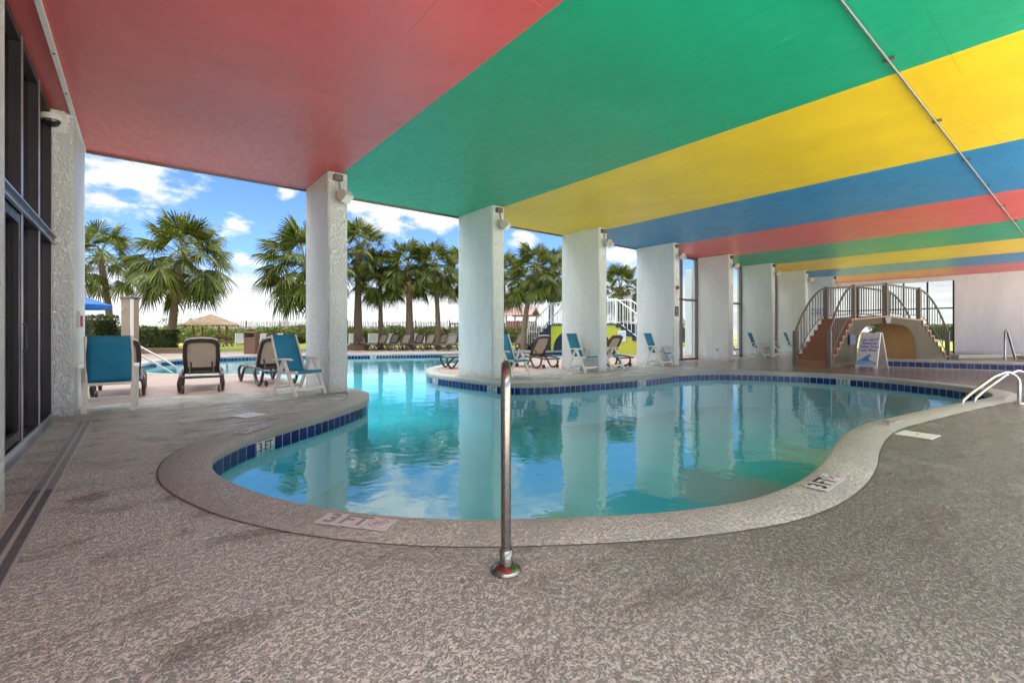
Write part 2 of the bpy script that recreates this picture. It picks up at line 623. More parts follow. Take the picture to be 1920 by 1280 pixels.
def leaf_mat(name, a, b, rough=0.5, scale=3.0, transl=0.25):
    m = Mat(name)
    info = m.n('ShaderNodeNewGeometry')
    f = m.math('ADD', m.math('MULTIPLY', m.noise(scale, 4, 0.6), 0.6), m.math('MULTIPLY', info.outputs['Random Per Island'], 0.5))
    c = m.mix(m.rng(f, 0.25, 0.85), a, b)
    m.set(color=c, rough=rough, spec=0.22)
    tl = m.n('ShaderNodeBsdfTranslucent'); m.l(c, tl.inputs[0])
    ms = m.n('ShaderNodeMixShader'); ms.inputs[0].default_value = transl
    m.l(m.b.outputs[0], ms.inputs[1]); m.l(tl.outputs[0], ms.inputs[2]); m.l(ms.outputs[0], m.o.inputs['Surface'])
    return m.m


def sling_mat(name, col, see=0.12):
    m = Mat(name)
    v = m.coord()
    w = m.n('ShaderNodeTexWave'); w.inputs['Scale'].default_value = 60; m.l(v, w.inputs['Vector'])
    c = m.mix(m.rng(m.noise(4, 4, 0.6), 0.3, 0.7), tuple(x * 0.82 for x in col), col)
    m.set(color=c, rough=0.6, normal=m.bump(w.outputs['Fac'], 0.15, 0.002))
    tr = m.n('ShaderNodeBsdfTransparent'); tr.inputs[0].default_value = (*[min(1, 0.35 + x) for x in col], 1)
    tl = m.n('ShaderNodeBsdfTranslucent'); m.l(c, tl.inputs[0])
    m1 = m.n('ShaderNodeMixShader'); m1.inputs[0].default_value = 0.3
    m.l(m.b.outputs[0], m1.inputs[1]); m.l(tl.outputs[0], m1.inputs[2])
    m2 = m.n('ShaderNodeMixShader'); m2.inputs[0].default_value = see
    m.l(m1.outputs[0], m2.inputs[1]); m.l(tr.outputs[0], m2.inputs[2]); m.l(m2.outputs[0], m.o.inputs['Surface'])
    return m.m


def grass_mat():
    m = Mat('lawn_grass')
    a = m.noise(0.8, 6, 0.65)
    b = m.noise(40, 3, 0.6)
    c = m.mix(m.rng(a, 0.3, 0.7), (0.105, 0.125, 0.014), (0.19, 0.19, 0.026))
    c = m.mix(m.rng(b, 0.35, 0.75, 0, 0.6), c, (0.08, 0.11, 0.015))
    m.set(color=c, rough=0.8, normal=m.bump(b, 0.8, 0.03), spec=0.2)
    return m.m


def sand_mat():
    m = Mat('dune_sand')
    c = m.mix(m.rng(m.noise(0.3, 6, 0.65), 0.35, 0.65), (0.20, 0.17, 0.105), (0.055, 0.075, 0.016))
    m.set(color=c, rough=0.9, normal=m.bump(m.noise(8, 5, 0.6), 0.8, 0.06), spec=0.1)
    return m.m


def brushed(name, col, rough):
    m = Mat(name)
    v = m.coord(scale=(1, 1, 1))
    n_ = m.noise(40, 4, 0.7)
    m.set(color=m.mix(m.noise(7, 5, 0.7), tuple(x * 0.88 for x in col), col), metal=1.0, rough=m.rng(n_, 0.3, 0.7, rough * 0.85, rough * 1.2))
    return m.m


def wood_mat(name, col):
    m = Mat(name)
    g = m.noise(6, 5, 0.6, 1.0, m.coord(scale=(6, 6, 0.6)))
    m.set(color=m.mix(g, tuple(x * 0.6 for x in col), col), rough=0.65, normal=m.bump(g, 0.3, 0.004))
    return m.m


def trunk_mat():
    m = Mat('palm_trunk')
    w = m.n('ShaderNodeTexWave', bands_direction='Z'); w.inputs['Scale'].default_value = 5.0; w.inputs['Distortion'].default_value = 3.0; w.inputs['Detail'].default_value = 3
    m.l(m.coord(), w.inputs['Vector'])
    n_ = m.noise(9, 5, 0.65, 0.3)
    c = m.mix(n_, (0.15, 0.105, 0.065), (0.30, 0.225, 0.15))
    c = m.mix(m.math('MULTIPLY', w.outputs['Fac'], 0.45), c, (0.11, 0.08, 0.05))
    m.set(color=c, rough=0.85, normal=m.bump(m.math('ADD', w.outputs['Fac'], n_), 0.6, 0.02), spec=0.2)
    return m.m


def thatch_mat():
    m = Mat('dry_thatch')
    n_ = m.noise(9, 5, 0.7, 0.0, m.coord(scale=(3, 3, 0.8)))
    m.set(color=m.mix(m.rng(n_, 0.3, 0.7), (0.13, 0.085, 0.05), (0.28, 0.20, 0.12)), rough=0.9, normal=m.bump(n_, 1.0, 0.04))
    return m.m


def tile_mat():
    m = Mat('cobalt_tile')
    info = m.n('ShaderNodeNewGeometry')
    c = m.mix(info.outputs['Random Per Island'], (0.004, 0.009, 0.06), (0.015, 0.028, 0.15))
    m.set(color=c, rough=0.14, spec=0.3, normal=m.bump(m.noise(6, 3, 0.5), 0.15, 0.004))
    return m.m


def basin_mat():
    m = Mat('pool_plaster')
    c = m.mix(m.rng(m.noise(0.9, 5, 0.6, 0.4), 0.3, 0.7), (0.30, 0.53, 0.57), (0.39, 0.60, 0.64))
    m.set(color=c, rough=0.7)
    return m.m


M = {}
M['stucco'] = stucco('mint_stucco', (0.79, 0.84, 0.815))
M['wall'] = stucco('white_stucco', (0.78, 0.86, 0.89), 0.5, 0.45)
M['tan'] = stucco('shaded_tan_stucco', (0.105, 0.083, 0.050), 0.7, 0.35)  # bridge wall tan, darkened: its shade is put into the base colour
M['lit_tan'] = stucco('warm_lit_tan_stucco', (0.55, 0.33, 0.14), 0.7, 0.3)  # bridge tan again, with the warm light under the arch put into the colour
M['yellow_wall'] = simple('lime_yellow_paint', (0.42, 0.41, 0.03), 0.5)
M['red'] = ceil_paint('red_ceiling_paint', (0.66, 0.105, 0.105))
M['green'] = ceil_paint('green_ceiling_paint', (0.006, 0.345, 0.180))
M['yellow'] = ceil_paint('yellow_ceiling_paint', (0.80, 0.56, 0.012))
M['blue'] = ceil_paint('blue_ceiling_paint', (0.012, 0.215, 0.47))
M['roof'] = simple('roof_concrete', (0.5, 0.5, 0.48), 0.8)
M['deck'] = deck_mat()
M['coping'] = coping_mat()
M['paver'] = paver_mat()
M['lawn'] = grass_mat()
M['sand'] = sand_mat()
M['bounce_terrace'] = simple('bounce_terrace_concrete', (0.62, 0.58, 0.52), 0.8)  # unseen ground behind the camera, added pale to bounce light onto the ceiling
M['water'] = water_mat()
M['tile'] = tile_mat()
M['grout'] = simple('pale_grout', (0.55, 0.58, 0.56), 0.7)
M['basin'] = basin_mat()
M['bronze'] = simple('dark_bronze_aluminium', (0.030, 0.027, 0.031), 0.36, 0.3, 0.05, 1.5)
M['bronze_light'] = simple('brown_bronze_aluminium', (0.16, 0.135, 0.125), 0.35, 0.6, 0.15)
M['alu'] = brushed('grey_aluminium', (0.55, 0.55, 0.56), 0.35)
M['glass'] = glass_mat('tinted_glass', (0.5, 0.52, 0.53), 1.7)
M['clear'] = glass_mat('clear_glass', (0.93, 0.95, 0.94), 1.45)
M['room'] = simple('dim_room_paint', (0.20, 0.20, 0.20), 0.8, 0, 0.05, 1.0)
M['steel'] = brushed('stainless_steel', (0.62, 0.60, 0.57), 0.20)
M['oldsteel'] = brushed('weathered_steel', (0.26, 0.245, 0.225), 0.24)
M['galv'] = simple('white_painted_conduit', (0.80, 0.77, 0.73), 0.5, 0.0, 0.2, 12)
M['greypipe'] = simple('grey_conduit', (0.20, 0.205, 0.205), 0.4, 0.5)
M['resin'] = simple('white_resin', (0.74, 0.70, 0.62), 0.4, 0, 0.08)
M['whitemetal'] = simple('white_powder_coat', (0.78, 0.79, 0.80), 0.4, 0, 0.05)
M['bluesling'] = sling_mat('teal_blue_sling', (0.035, 0.31, 0.47), 0.10)
M['brown'] = simple('dark_brown_resin', (0.055, 0.034, 0.028), 0.33, 0, 0.15)
M['taupe'] = sling_mat('taupe_sling', (0.28, 0.222, 0.168), 0.06)
M['rail'] = simple('taupe_rail_paint', (0.155, 0.137, 0.115), 0.4, 0.2, 0.1)
M['terra'] = simple('terracotta_tile', (0.29, 0.135, 0.07), 0.42, 0, 0.22, 3.0, 0.2)
M['navy'] = simple('navy_paint', (0.018, 0.028, 0.05), 0.5)
M['signblue'] = simple('navy_sign_face', (0.018, 0.035, 0.14), 0.4)
M['white'] = simple('white_plastic', (0.66, 0.66, 0.63), 0.4, 0, 0.04)
M['black'] = simple('black_paint', (0.012, 0.014, 0.016), 0.45)
M['letterblue'] = simple('blue_letter_paint', (0.09, 0.16, 0.45), 0.5)
M['wave1'] = simple('wave_blue_paint', (0.06, 0.27, 0.58), 0.5)
M['wave2'] = simple('wave_light_paint', (0.22, 0.47, 0.75), 0.5)
M['redsign'] = simple('red_plastic', (0.38, 0.03, 0.03), 0.4)
M['markwhite'] = simple('marker_tile_white', (0.47, 0.475, 0.46), 0.35, 0, 0.12, 20)
M['pinkred'] = simple('faded_red_ink', (0.44, 0.35, 0.34), 0.5)
M['fadedblack'] = simple('faded_black_ink', (0.22, 0.22, 0.22), 0.5)
M['darkplaque'] = simple('dark_plaque', (0.035, 0.022, 0.028), 0.4)
M['grate'] = simple('drain_grate', (0.15, 0.16, 0.17), 0.5, 0.0, 0.1)
M['gratelight'] = simple('drain_channel', (0.36, 0.37, 0.37), 0.5, 0.0, 0.15)
M['grate_slot'] = simple('grate_slots', (0.07, 0.075, 0.08), 0.7)
M['dark'] = simple('dark_void', (0.012, 0.012, 0.013), 0.9)
M['frond'] = leaf_mat('palm_frond', (0.020, 0.040, 0.006), (0.185, 0.205, 0.030), 0.55, 2.0, 0.25)
M['petiole'] = simple('frond_stem', (0.16, 0.17, 0.05), 0.6)
M['deadfrond'] = leaf_mat('dry_frond', (0.16, 0.10, 0.045), (0.30, 0.20, 0.09), 0.8, 3.0, 0.1)
M['trunk'] = trunk_mat()
M['boot'] = simple('palm_boot', (0.22, 0.145, 0.085), 0.85, 0, 0.45, 5.0, 0.5, 20)
M['hedge'] = leaf_mat('hedge_leaf', (0.016, 0.032, 0.008), (0.10, 0.13, 0.02), 0.4, 2.5, 0.2)
M['hedgecore'] = simple('hedge_inner', (0.018, 0.028, 0.009), 0.9)
M['shrub'] = leaf_mat('shrub_leaf', (0.018, 0.036, 0.005), (0.095, 0.115, 0.014), 0.5, 1.5, 0.3)
M['dunegrass'] = leaf_mat('sea_oats', (0.032, 0.045, 0.009), (0.115, 0.110, 0.032), 0.7, 0.6, 0.3)
M['wood'] = wood_mat('weathered_wood', (0.075, 0.058, 0.046))
M['postwood'] = wood_mat('orange_brown_post', (0.36, 0.175, 0.075))
M['redwood'] = wood_mat('red_stained_wood', (0.40, 0.15, 0.11))
M['palewood'] = wood_mat('pale_wood', (0.62, 0.55, 0.43))
M['shingle'] = simple('red_brown_shingle', (0.24, 0.145, 0.125), 0.8, 0, 0.25, 8)
M['thatch'] = thatch_mat()
M['towerwall'] = simple('tan_lap_siding', (0.25, 0.195, 0.14), 0.6, 0, 0.1)
M['umbrella'] = sling_mat('blue_canvas', (0.006, 0.13, 0.46), 0.0)
M['bin'] = simple('brown_bin', (0.13, 0.058, 0.035), 0.5, 0, 0.15)
M['sea'] = simple('sea_water', (0.10, 0.17, 0.20), 0.2)
M['brickring'] = simple('brick_edging', (0.26, 0.15, 0.09), 0.8, 0, 0.35, 6, 0.4)
M['lowwall'] = simple('brown_garden_wall', (0.23, 0.155, 0.10), 0.8, 0, 0.2, 4)
M['lens'] = simple('frosted_lens', (0.72, 0.74, 0.72), 0.25)
M['lamp'] = simple('beige_lamp_housing', (0.52, 0.46, 0.42), 0.4)
M['smoke'] = simple('smoked_dome', (0.02, 0.02, 0.02), 0.06)

# ================================================================== pool outline (top inner edge of the coping, plan metres)
CTRL = [(3.21, 8.18), (2.96, 7.64), (2.50, 7.15), (1.95, 6.66), (1.57, 6.37), (1.20, 6.07), (0.89, 5.77), (0.69, 5.48), (0.55, 5.22), (0.485, 4.9), (0.475, 4.55), (0.51, 4.28), (0.585, 3.98), (0.68, 3.68), (0.79, 3.42), (0.96, 3.11), (1.18, 2.80), (1.50, 2.46), (1.98, 2.10), (2.47, 1.80), (2.83, 1.63), (3.22, 1.50), (3.72, 1.44), (4.28, 1.46), (4.85, 1.54), (5.54, 1.68), (6.30, 1.79), (7.02, 1.82), (7.75, 1.75), (8.85, 1.61), (10.0, 1.45), (10.9, 1.30), (11.5, 1.21), (12.0, 1.20), (12.5, 1.30), (13.05, 1.53), (13.5, 1.95), (13.9, 2.6), (14.2, 3.3), (14.38, 4.1), (14.35, 4.85), (14.05, 5.6), (13.6, 6.35), (13.0, 6.95), (12.2, 7.22), (11.2, 7.27), (10.0, 7.28), (8.95, 7.42), (8.0, 7.54), (7.2, 7.70), (6.65, 7.98), (6.38, 8.35), (6.30, 8.9), (6.22, 9.6), (6.16, 10.3), (6.12, 10.9), (6.22, 11.5), (6.50, 12.2), (7.05, 13.05), (7.75, 13.75), (8.83, 14.45), (10.5, 15.0), (13.3, 15.2), (16.0, 15.25), (18.5, 15.9), (20.6, 16.6), (22.3, 17.6), (22.6, 19.0), (21.5, 20.0), (19.4, 20.3), (17.0, 20.9), (13.2, 21.75), (10.5, 22.8), (8.3, 23.75), (6.5, 24.8), (4.76, 25.4), (3.0, 25.3), (1.4, 24.4), (0.5, 23.0), (0.03, 21.0), (-0.15, 19.0), (0.03, 17.0), (0.65, 15.75), (1.6, 14.75), (2.35, 14.1), (2.75, 13.0), (3.0, 11.6), (3.22, 10.2), (3.36, 9.2), (3.36, 8.6)]


def catmull(P, step):
    n = len(P)
    outp = []
    for i in range(n):
        p0, p1, p2, p3 = (Vector(P[(i + k) % n]) for k in (-1, 0, 1, 2))
        m = max(2, int((p2 - p1).length / step))
        for k in range(m):
            t = k / m
            outp.append(0.5 * ((2 * p1) + (-p0 + p2) * t + (2 * p0 - 5 * p1 + 4 * p2 - p3) * t * t + (-p0 + 3 * p1 - 3 * p2 + p3) * t ** 3))
    return outp


def resample(P, step):
    n = len(P)
    Ls = [0.0]
    for i in range(n):
        Ls.append(Ls[-1] + (P[(i + 1) % n] - P[i]).length)
    tot = Ls[-1]
    m = int(round(tot / step))
    outp = []
    j = 0
    for k in range(m):
        t = tot * k / m
        while Ls[j + 1] < t: j += 1
        f = (t - Ls[j]) / (Ls[j + 1] - Ls[j])
        outp.append(P[j].lerp(P[(j + 1) % n], f))
    return outp


EDGE = resample(catmull(CTRL, 0.05), 0.1525)
NE = len(EDGE)
area = sum(EDGE[i].x * EDGE[(i + 1) % NE].y - EDGE[(i + 1) % NE].x * EDGE[i].y for i in range(NE))
NORM = []
for i in range(NE):
    t = (EDGE[(i + 1) % NE] - EDGE[i - 1]).normalized()
    nrm = Vector((t.y, -t.x)) if area > 0 else Vector((-t.y, t.x))      # points out of the pool
    NORM.append(nrm)
for _ in range(3):
    NORM = [(NORM[i - 1] + NORM[i] * 2 + NORM[(i + 1) % NE]).normalized() for i in range(NE)]


def nearest_edge(p):
    p = Vector((p[0], p[1]))
    i = min(range(NE), key=lambda k: (EDGE[k] - p).length)
    return i


WATER_Z = -0.19
# ground sheet with the pool cut out, then split into its coverings
ring = [(e + n_ * 0.02).to_3d() for e, n_ in zip(EDGE, NORM)]
B = 900.0
outer = [Vector((-B, -B, 0)), Vector((B, -B, 0)), Vector((B, B, 0)), Vector((-B, B, 0))]
hole = ring[::-1] if area > 0 else ring
tri = tessellate_polygon([outer, hole])
bm = bmesh.new()
vv = [bm.verts.new(p) for p in outer + hole]
for t in tri:
    try:
        bm.faces.new([vv[i] for i in t])
    except ValueError:
        pass
LAWN_A, LAWN_N = Vector((4.0, 30.2, 0)), Vector((0.385, 0.923, 0))
for co, no in (((0, 10.12, 0), (0, 1, 0)), ((0, -1.2, 0), (0, 1, 0)), (LAWN_A, LAWN_N), ((-14, 0, 0), (-1, 0, 0)), ((34.3, 0, 0), (1, 0, 0))):
    bmesh.ops.bisect_plane(bm, geom=bm.verts[:] + bm.edges[:] + bm.faces[:], plane_co=co, plane_no=no)


def area_of(c):
    if (c - LAWN_A).dot(LAWN_N) > 0 or c.x < -14 or c.x > 34.3:
        return 'lawn'
    if c.y < -1.2: return 'bounce_terrace'
    return 'paver_patio' if c.y > 10.12 else 'pool_deck'


bm.faces.ensure_lookup_table()
groups = {}
for f in bm.faces:
    groups.setdefault(area_of(f.calc_center_median()), []).append(f)
for nm, mt in (('pool_deck', 'deck'), ('paver_patio', 'paver'), ('bounce_terrace', 'bounce_terrace'), ('lawn', 'lawn')):
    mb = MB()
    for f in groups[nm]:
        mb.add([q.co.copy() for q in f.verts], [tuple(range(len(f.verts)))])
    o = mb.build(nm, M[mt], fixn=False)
    me = o.data
    b2 = bmesh.new(); b2.from_mesh(me)
    bmesh.ops.remove_doubles(b2, verts=b2.verts[:], dist=1e-4)
    for f in b2.faces:
        if f.normal.z < 0: f.normal_flip()
    b2.to_mesh(me); b2.free()
    tag(o, kind='structure')
bm.free()

# coping with a rounded nose
mb = MB()
PROF = [(0.36, 0.002), (0.358, 0.005), (0.03, 0.008), (0.008, 0.005), (-0.006, -0.004), (-0.010, -0.025), (-0.010, -0.085), (0.0, -0.098), (0.03, -0.10)]
rows = []
for i in list(range(NE)) + [0]:
    rows.append([Vector((EDGE[i].x + NORM[i].x * o_, EDGE[i].y + NORM[i].y * o_, z_)) for o_, z_ in PROF])
mb.sheet(rows)
tag(mb.build('pool_coping', M['coping']), kind='structure')
mb = MB()
rows = []
for i in list(range(NE)) + [0]:
    rows.append([Vector((EDGE[i].x + NORM[i].x * o_, EDGE[i].y + NORM[i].y * o_, 0.0035)) for o_ in (0.361, 0.372)])
mb.sheet(rows)
tag(mb.build('coping_joint', simple('joint_filler', (0.09, 0.075, 0.06), 0.9)), kind='structure')
# tile band: one quad per tile on a grout backing
mb = MB()
for i in range(NE):
    j = (i + 1) % NE
    a, b = EDGE[i] + NORM[i] * 0.012, EDGE[j] + NORM[j] * 0.012
    mb.add([(a.x, a.y, -0.10), (b.x, b.y, -0.10), (b.x, b.y, -0.265), (a.x, a.y, -0.265)], [(0, 1, 2, 3)], 1)
    nn = (NORM[i] + NORM[j]).normalized() * -0.004
    a2, b2 = a.lerp(b, 0.035) + nn, a.lerp(b, 0.965) + nn
    mb.add([(a2.x, a2.y, -0.106), (b2.x, b2.y, -0.106), (b2.x, b2.y, -0.258), (a2.x, a2.y, -0.258)], [(0, 1, 2, 3)], 0)
tag(mb.build('waterline_tile', [M['tile'], M['grout']]), kind='structure')
# basin
mb = MB()
rows = []
for i in list(range(NE)) + [0]:
    e, n_ = EDGE[i], NORM[i]
    rows.append([Vector((e.x + n_.x * o_, e.y + n_.y * o_, z_)) for o_, z_ in ((0.014, -0.262), (0.012, -0.85), (-0.12, -1.0))])
mb.sheet(rows)
inner = [(e - n_ * 0.12).to_3d() for e, n_ in zip(EDGE, NORM)]
for p in inner: p.z = -1.0
mb.add(inner, [tuple(t) for t in tessellate_polygon([inner])])
tag(mb.build('pool_basin', M['basin']), kind='structure')
i0, i1 = nearest_edge((1.85, 2.2)), nearest_edge((3.1, 1.53))
ids = list(range(i0, i1 + 1)) if i0 < i1 else list(range(i1, i0 + 1))
mb = MB(); mt_ = MB()
rows = []; rows2 = []
for q, i in enumerate(ids):
    w_ = 0.55 * math.sin(math.pi * q / (len(ids) - 1)) ** 0.4 + 0.02
    e, n_ = EDGE[i], NORM[i]
    P_ = lambda o_, z_: Vector((e.x - n_.x * o_, e.y - n_.y * o_, z_))
    rows.append([P_(0.0, -0.46), P_(w_, -0.46), P_(w_ + 0.02, -0.99)])
    rows2.append([P_(max(0.01, w_ - 0.06), -0.455), P_(w_ + 0.004, -0.455), P_(w_ + 0.006, -0.50)])
mb.sheet(rows, smooth=False); mt_.sheet(rows2, smooth=False)
tag(mb.build('pool_step', M['basin']), kind='structure')
tag(mt_.build('step_tile', M['tile']), kind='structure')
wat = [(e + n_ * 0.011).to_3d() for e, n_ in zip(EDGE, NORM)]
for p in wat: p.z = WATER_Z
mb = MB()
mb.add(wat, [tuple(t) for t in tessellate_polygon([wat])])
o = mb.build('pool_water', M['water'])
for p in o.data.polygons:
    pass
b2 = bmesh.new(); b2.from_mesh(o.data)
for f in b2.faces:
    if f.normal.z < 0: f.normal_flip()
b2.to_mesh(o.data); b2.free()
tag(o, kind='structure')

# ================================================================== hall: ceiling, columns, walls
ZC = 4.13
XS = [-1.03 + 3.765 * i for i in range(10)]       # left faces of the columns
CW, CY0, CY1 = 0.36, 8.92, 10.43
STRIPE_X = [-1.25, 2.99, 6.84, 10.70, 14.46, 18.36, 22.10, 25.95, 29.68, 34.0]
STRIPE_C = ['red', 'green', 'yellow', 'blue', 'red', 'green', 'yellow', 'blue', 'red']
ceil = thing('ceiling', 'long ceiling painted in red, green, yellow and blue stripes over the pool', 'ceiling', (16, 4, ZC))
for i, c in enumerate(STRIPE_C):
    mb = MB()
    x0, x1 = STRIPE_X[i], STRIPE_X[i + 1]
    ys = [-2.8 + 13.2 * k / 20 for k in range(21)]
    nx = 10
    rows = []
    for y in ys:
        rows.append([Vector((x0 + (x1 - x0) * k / nx - 16, y - 4, random.uniform(-0.002, 0.002) if 0 < k < nx else 0.0)) for k in range(nx + 1)])
    mb.sheet(rows)
    s_ = mb.build('ceiling_stripe', M[c], ceil, fixn=False)
    for p in s_.data.polygons: p.flip()
    s_['label'] = ['first red stripe nearest the glass doors', 'wide green stripe beside the first red', 'wide yellow stripe', 'blue stripe beside the yellow', 'middle red stripe', 'far green stripe', 'far yellow stripe', 'far blue stripe', 'last red stripe by the end wall'][i]
mb = MB()
mb.box((0.4, -0.2, 0.27), (35.5, 13.22, 0.5))
mb.box((-10.0, 1.6, 35.53), (56.4, 8.0, 70))  # unseen block above the roof, added to keep sun off the outdoors
mb.build('roof_slab_shade_block', M['roof'], ceil)
mb = MB()
mb.bar((-16.7, 6.425, -0.02), (18, 6.425, -0.02), 0.05, 0.04)
mb.build('edge_trim', M['bronze_light'], ceil)
mb = MB()
for x in (4.99 - 16 - 4.6, ):
    pass
# ceiling panel seams (thin raised battens of paint)
for y, x0, x1 in ((3.2, -17.2, -13.1),):
    mb.box(((x0 + x1) / 2, y - 4, -0.0035), (x1 - x0, 0.02, 0.004))
mb.build('panel_seam', M['red'], ceil)

ORS = ['', 'first red and green', 'wide green and yellow', 'yellow and blue', 'blue and middle red', 'middle red and far green', 'far green and far yellow', 'far yellow and far blue', 'far blue and last red']
ORD = ['between the glass doors and the first red stripe', 'at the joint of the first red and green stripes', 'at the joint of the wide green and yellow stripes', 'at the joint of the yellow and blue stripes', 'at the joint of the blue and middle red stripes', 'at the joint of the middle red and far green stripes', 'at the joint of the far green and far yellow stripes', 'at the joint of the far yellow and far blue stripes', 'at the joint of the far blue and last red stripes']


def column_mesh(w, y0, y1, h):
    bm = bmesh.new()
    bmesh.ops.create_cube(bm, size=1.0)
    for p in bm.verts:
        p.co = Vector((p.co.x * w, p.co.y * (y1 - y0), (p.co.z + 0.5) * h))
    ve = [e for e in bm.edges if abs(e.verts[0].co.z - e.verts[1].co.z) > 0.5]
    bmesh.ops.bevel(bm, geom=ve, offset=0.022, segments=2, affect='EDGES')
    me = bpy.data.meshes.new('concrete_column')
    bm.to_mesh(me); bm.free()
    me.materials.append(M['stucco'])
    return me


cme = column_mesh(CW, CY0, CY1, ZC - 0.003)
for i in range(9):
    if i == 0:
        o = bpy.data.objects.new('stucco_column', column_mesh(0.34, 8.73, CY1, ZC - 0.003))
        o.location = (-0.88, (8.73 + CY1) / 2, 0)
    else:
        o = bpy.data.objects.new('stucco_column', cme)
        o.location = (XS[i] + CW / 2, (CY0 + CY1) / 2, 0)
    COL.objects.link(o)
    tag(o, 'pale mint stucco column ' + ORD[i], 'column', 'stucco columns along the pool')
o = bpy.data.objects.new('stucco_column', column_mesh(0.36, 0.6, 4.4, ZC - 0.003))
COL.objects.link(o)
o.location = (-0.86, 2.5, 0)
tag(o, 'rough mint stucco pier before the glass doors at the near left edge', 'column')

# conduits on the ceiling
mb = MB()
mb.tube([(3.0, 1.43, ZC - 0.04), (22, 1.45, ZC - 0.04), (33.9, 1.47, ZC - 0.04)], 0.013, 10)
for x in [4 + 2.4 * k for k in range(12)]:
    mb.box((x, 1.43, ZC - 0.018), (0.04, 0.10, 0.03))
tag(mb.build('ceiling_conduit', M['greypipe']), 'thin grey conduit running straight across all the ceiling stripes', 'conduit')
mb = MB()
mb.box((-0.715, 5.2, ZC - 0.022), (0.045, 10.3, 0.04))
for y in [0.6 + 1.05 * k for k in range(10)]:
    mb.lathe([(0.011, -0.004), (0.011, 0.004)], (-0.715, y, ZC - 0.046), 8, 1)
tag(mb.build('ceiling_conduit', [M['galv'], M['bronze']]), 'white screwed cover strip along the red ceiling above the glass doors', 'conduit')

# ---- left glass wall
gw = thing('glass_wall', 'dark bronze framed glass wall with sliding door at the left edge', 'glass wall', (-0.98, 6.5, 0))
Y0, Y1, ZT = 4.4 - 6.5, 8.73 - 6.5, 4.08
YM = [0.17, 1.18]                 # mullions (local y)
mb = MB()
for y in (Y0 + 0.04, YM[0], YM[1], Y1 - 0.05):
    mb.box((-0.02, y, ZT / 2), (0.16, 0.075, ZT))
mb.build('mullion', M['bronze'], gw)
mb = MB()
for y in (Y0 + 0.04, YM[0], YM[1], Y1 - 0.05):
    mb.box((0.0635, y, ZT / 2), (0.006, 0.07, ZT - 0.01))
mb.build('mullion_face', M['alu'], gw)
mb = MB()
mb.box((-0.02, (Y0 + Y1) / 2, ZT - 0.035), (0.155, Y1 - Y0, 0.09))
mb.box((-0.015, (Y0 + Y1) / 2, 0.035), (0.15, Y1 - Y0, 0.07))
mb.box((0.0, (Y0 + Y1) / 2, 2.36), (0.165, Y1 - Y0, 0.085))
mb.build('transom_frame', M['bronze'], gw)
mb = MB()
mb.box((0.085, (Y0 + Y1) / 2, 2.405), (0.05, Y1 - Y0, 0.018))
mb.box((0.085, (Y0 + Y1) / 2, 2.315), (0.03, Y1 - Y0, 0.018))
mb.box((0.09, (Y0 + Y1) / 2, 0.012), (0.10, Y1 - Y0, 0.024))
mb.box((0.06, (Y0 + Y1) / 2, 0.045), (0.015, Y1 - Y0, 0.04))
mb.build('track', M['alu'], gw)
spans = [(Y0 + 0.08, YM[0] - 0.04), (YM[0] + 0.04, YM[1] - 0.04), (YM[1] + 0.04, Y1 - 0.09)]
for k, (a, b) in enumerate(spans):
    for z0, z1 in ((0.07, 2.315), (2.41, ZT - 0.08)):
        mb = MB()
        mb.box((-0.03, (a + b) / 2, (z0 + z1) / 2), (0.012, b - a, z1 - z0))
        mb.build('pane', M['glass'], gw)
dr = MB()
for y in (-0.55, 0.10):
    dr.box((0.035, y, 1.19), (0.04, 0.085, 2.22))
for z in (0.14, 2.25):
    dr.box((0.035, -0.225, z), (0.04, 0.565, 0.09))
sd_ = dr.build('sliding_door', M['bronze'], gw)
h_ = MB(); h_.tube([(0.08, 0.10, 0.95), (0.10, 0.10, 0.98), (0.10, 0.10, 1.2), (0.08, 0.10, 1.23)], 0.01)
h_.build('door_handle', M['bronze'], sd_)
# dim room behind the glass
mb = MB()
mb.box((-4.0, 5.0, 1.2), (0.1, 8.5, 2.4))
mb.box((-2.6, 9.1, 2.0), (3.0, 0.1, 4.0))
mb.box((-2.6, 4.0, 4.25), (3.2, 11, 0.1))
mb.box((-2.6, 1.0, 2.0), (3.0, 0.1, 4.0))
tag(mb.build('back_room', M['room']), 'dim side room seen through the bronze glass wall', 'room')

# ---- glazing between the far columns and the end wall
def bay(x0, x1, label):
    w = thing('window_bay', label, 'window', ((x0 + x1) / 2, 10.25, 0), 0, 'glazed bays between the far columns')
    hw = (x1 - x0) / 2
    mb = MB()
    for x in (-hw + 0.04, -hw + 1.15, hw - 1.15, hw - 0.04):
        mb.box((x, 0, ZC / 2), (0.07, 0.10, ZC - 0.02))
    for z in (0.05, 2.4, ZC - 0.06):
        mb.box((0, 0.002, z), (2 * hw, 0.08, 0.08))
    mb.build('frame', M['bronze_light'], w)
    mb = MB()
    mb.box((0, 0.01, ZC / 2), (2 * hw - 0.05, 0.01, ZC - 0.1))
    mb.build('pane', M['clear'], w)


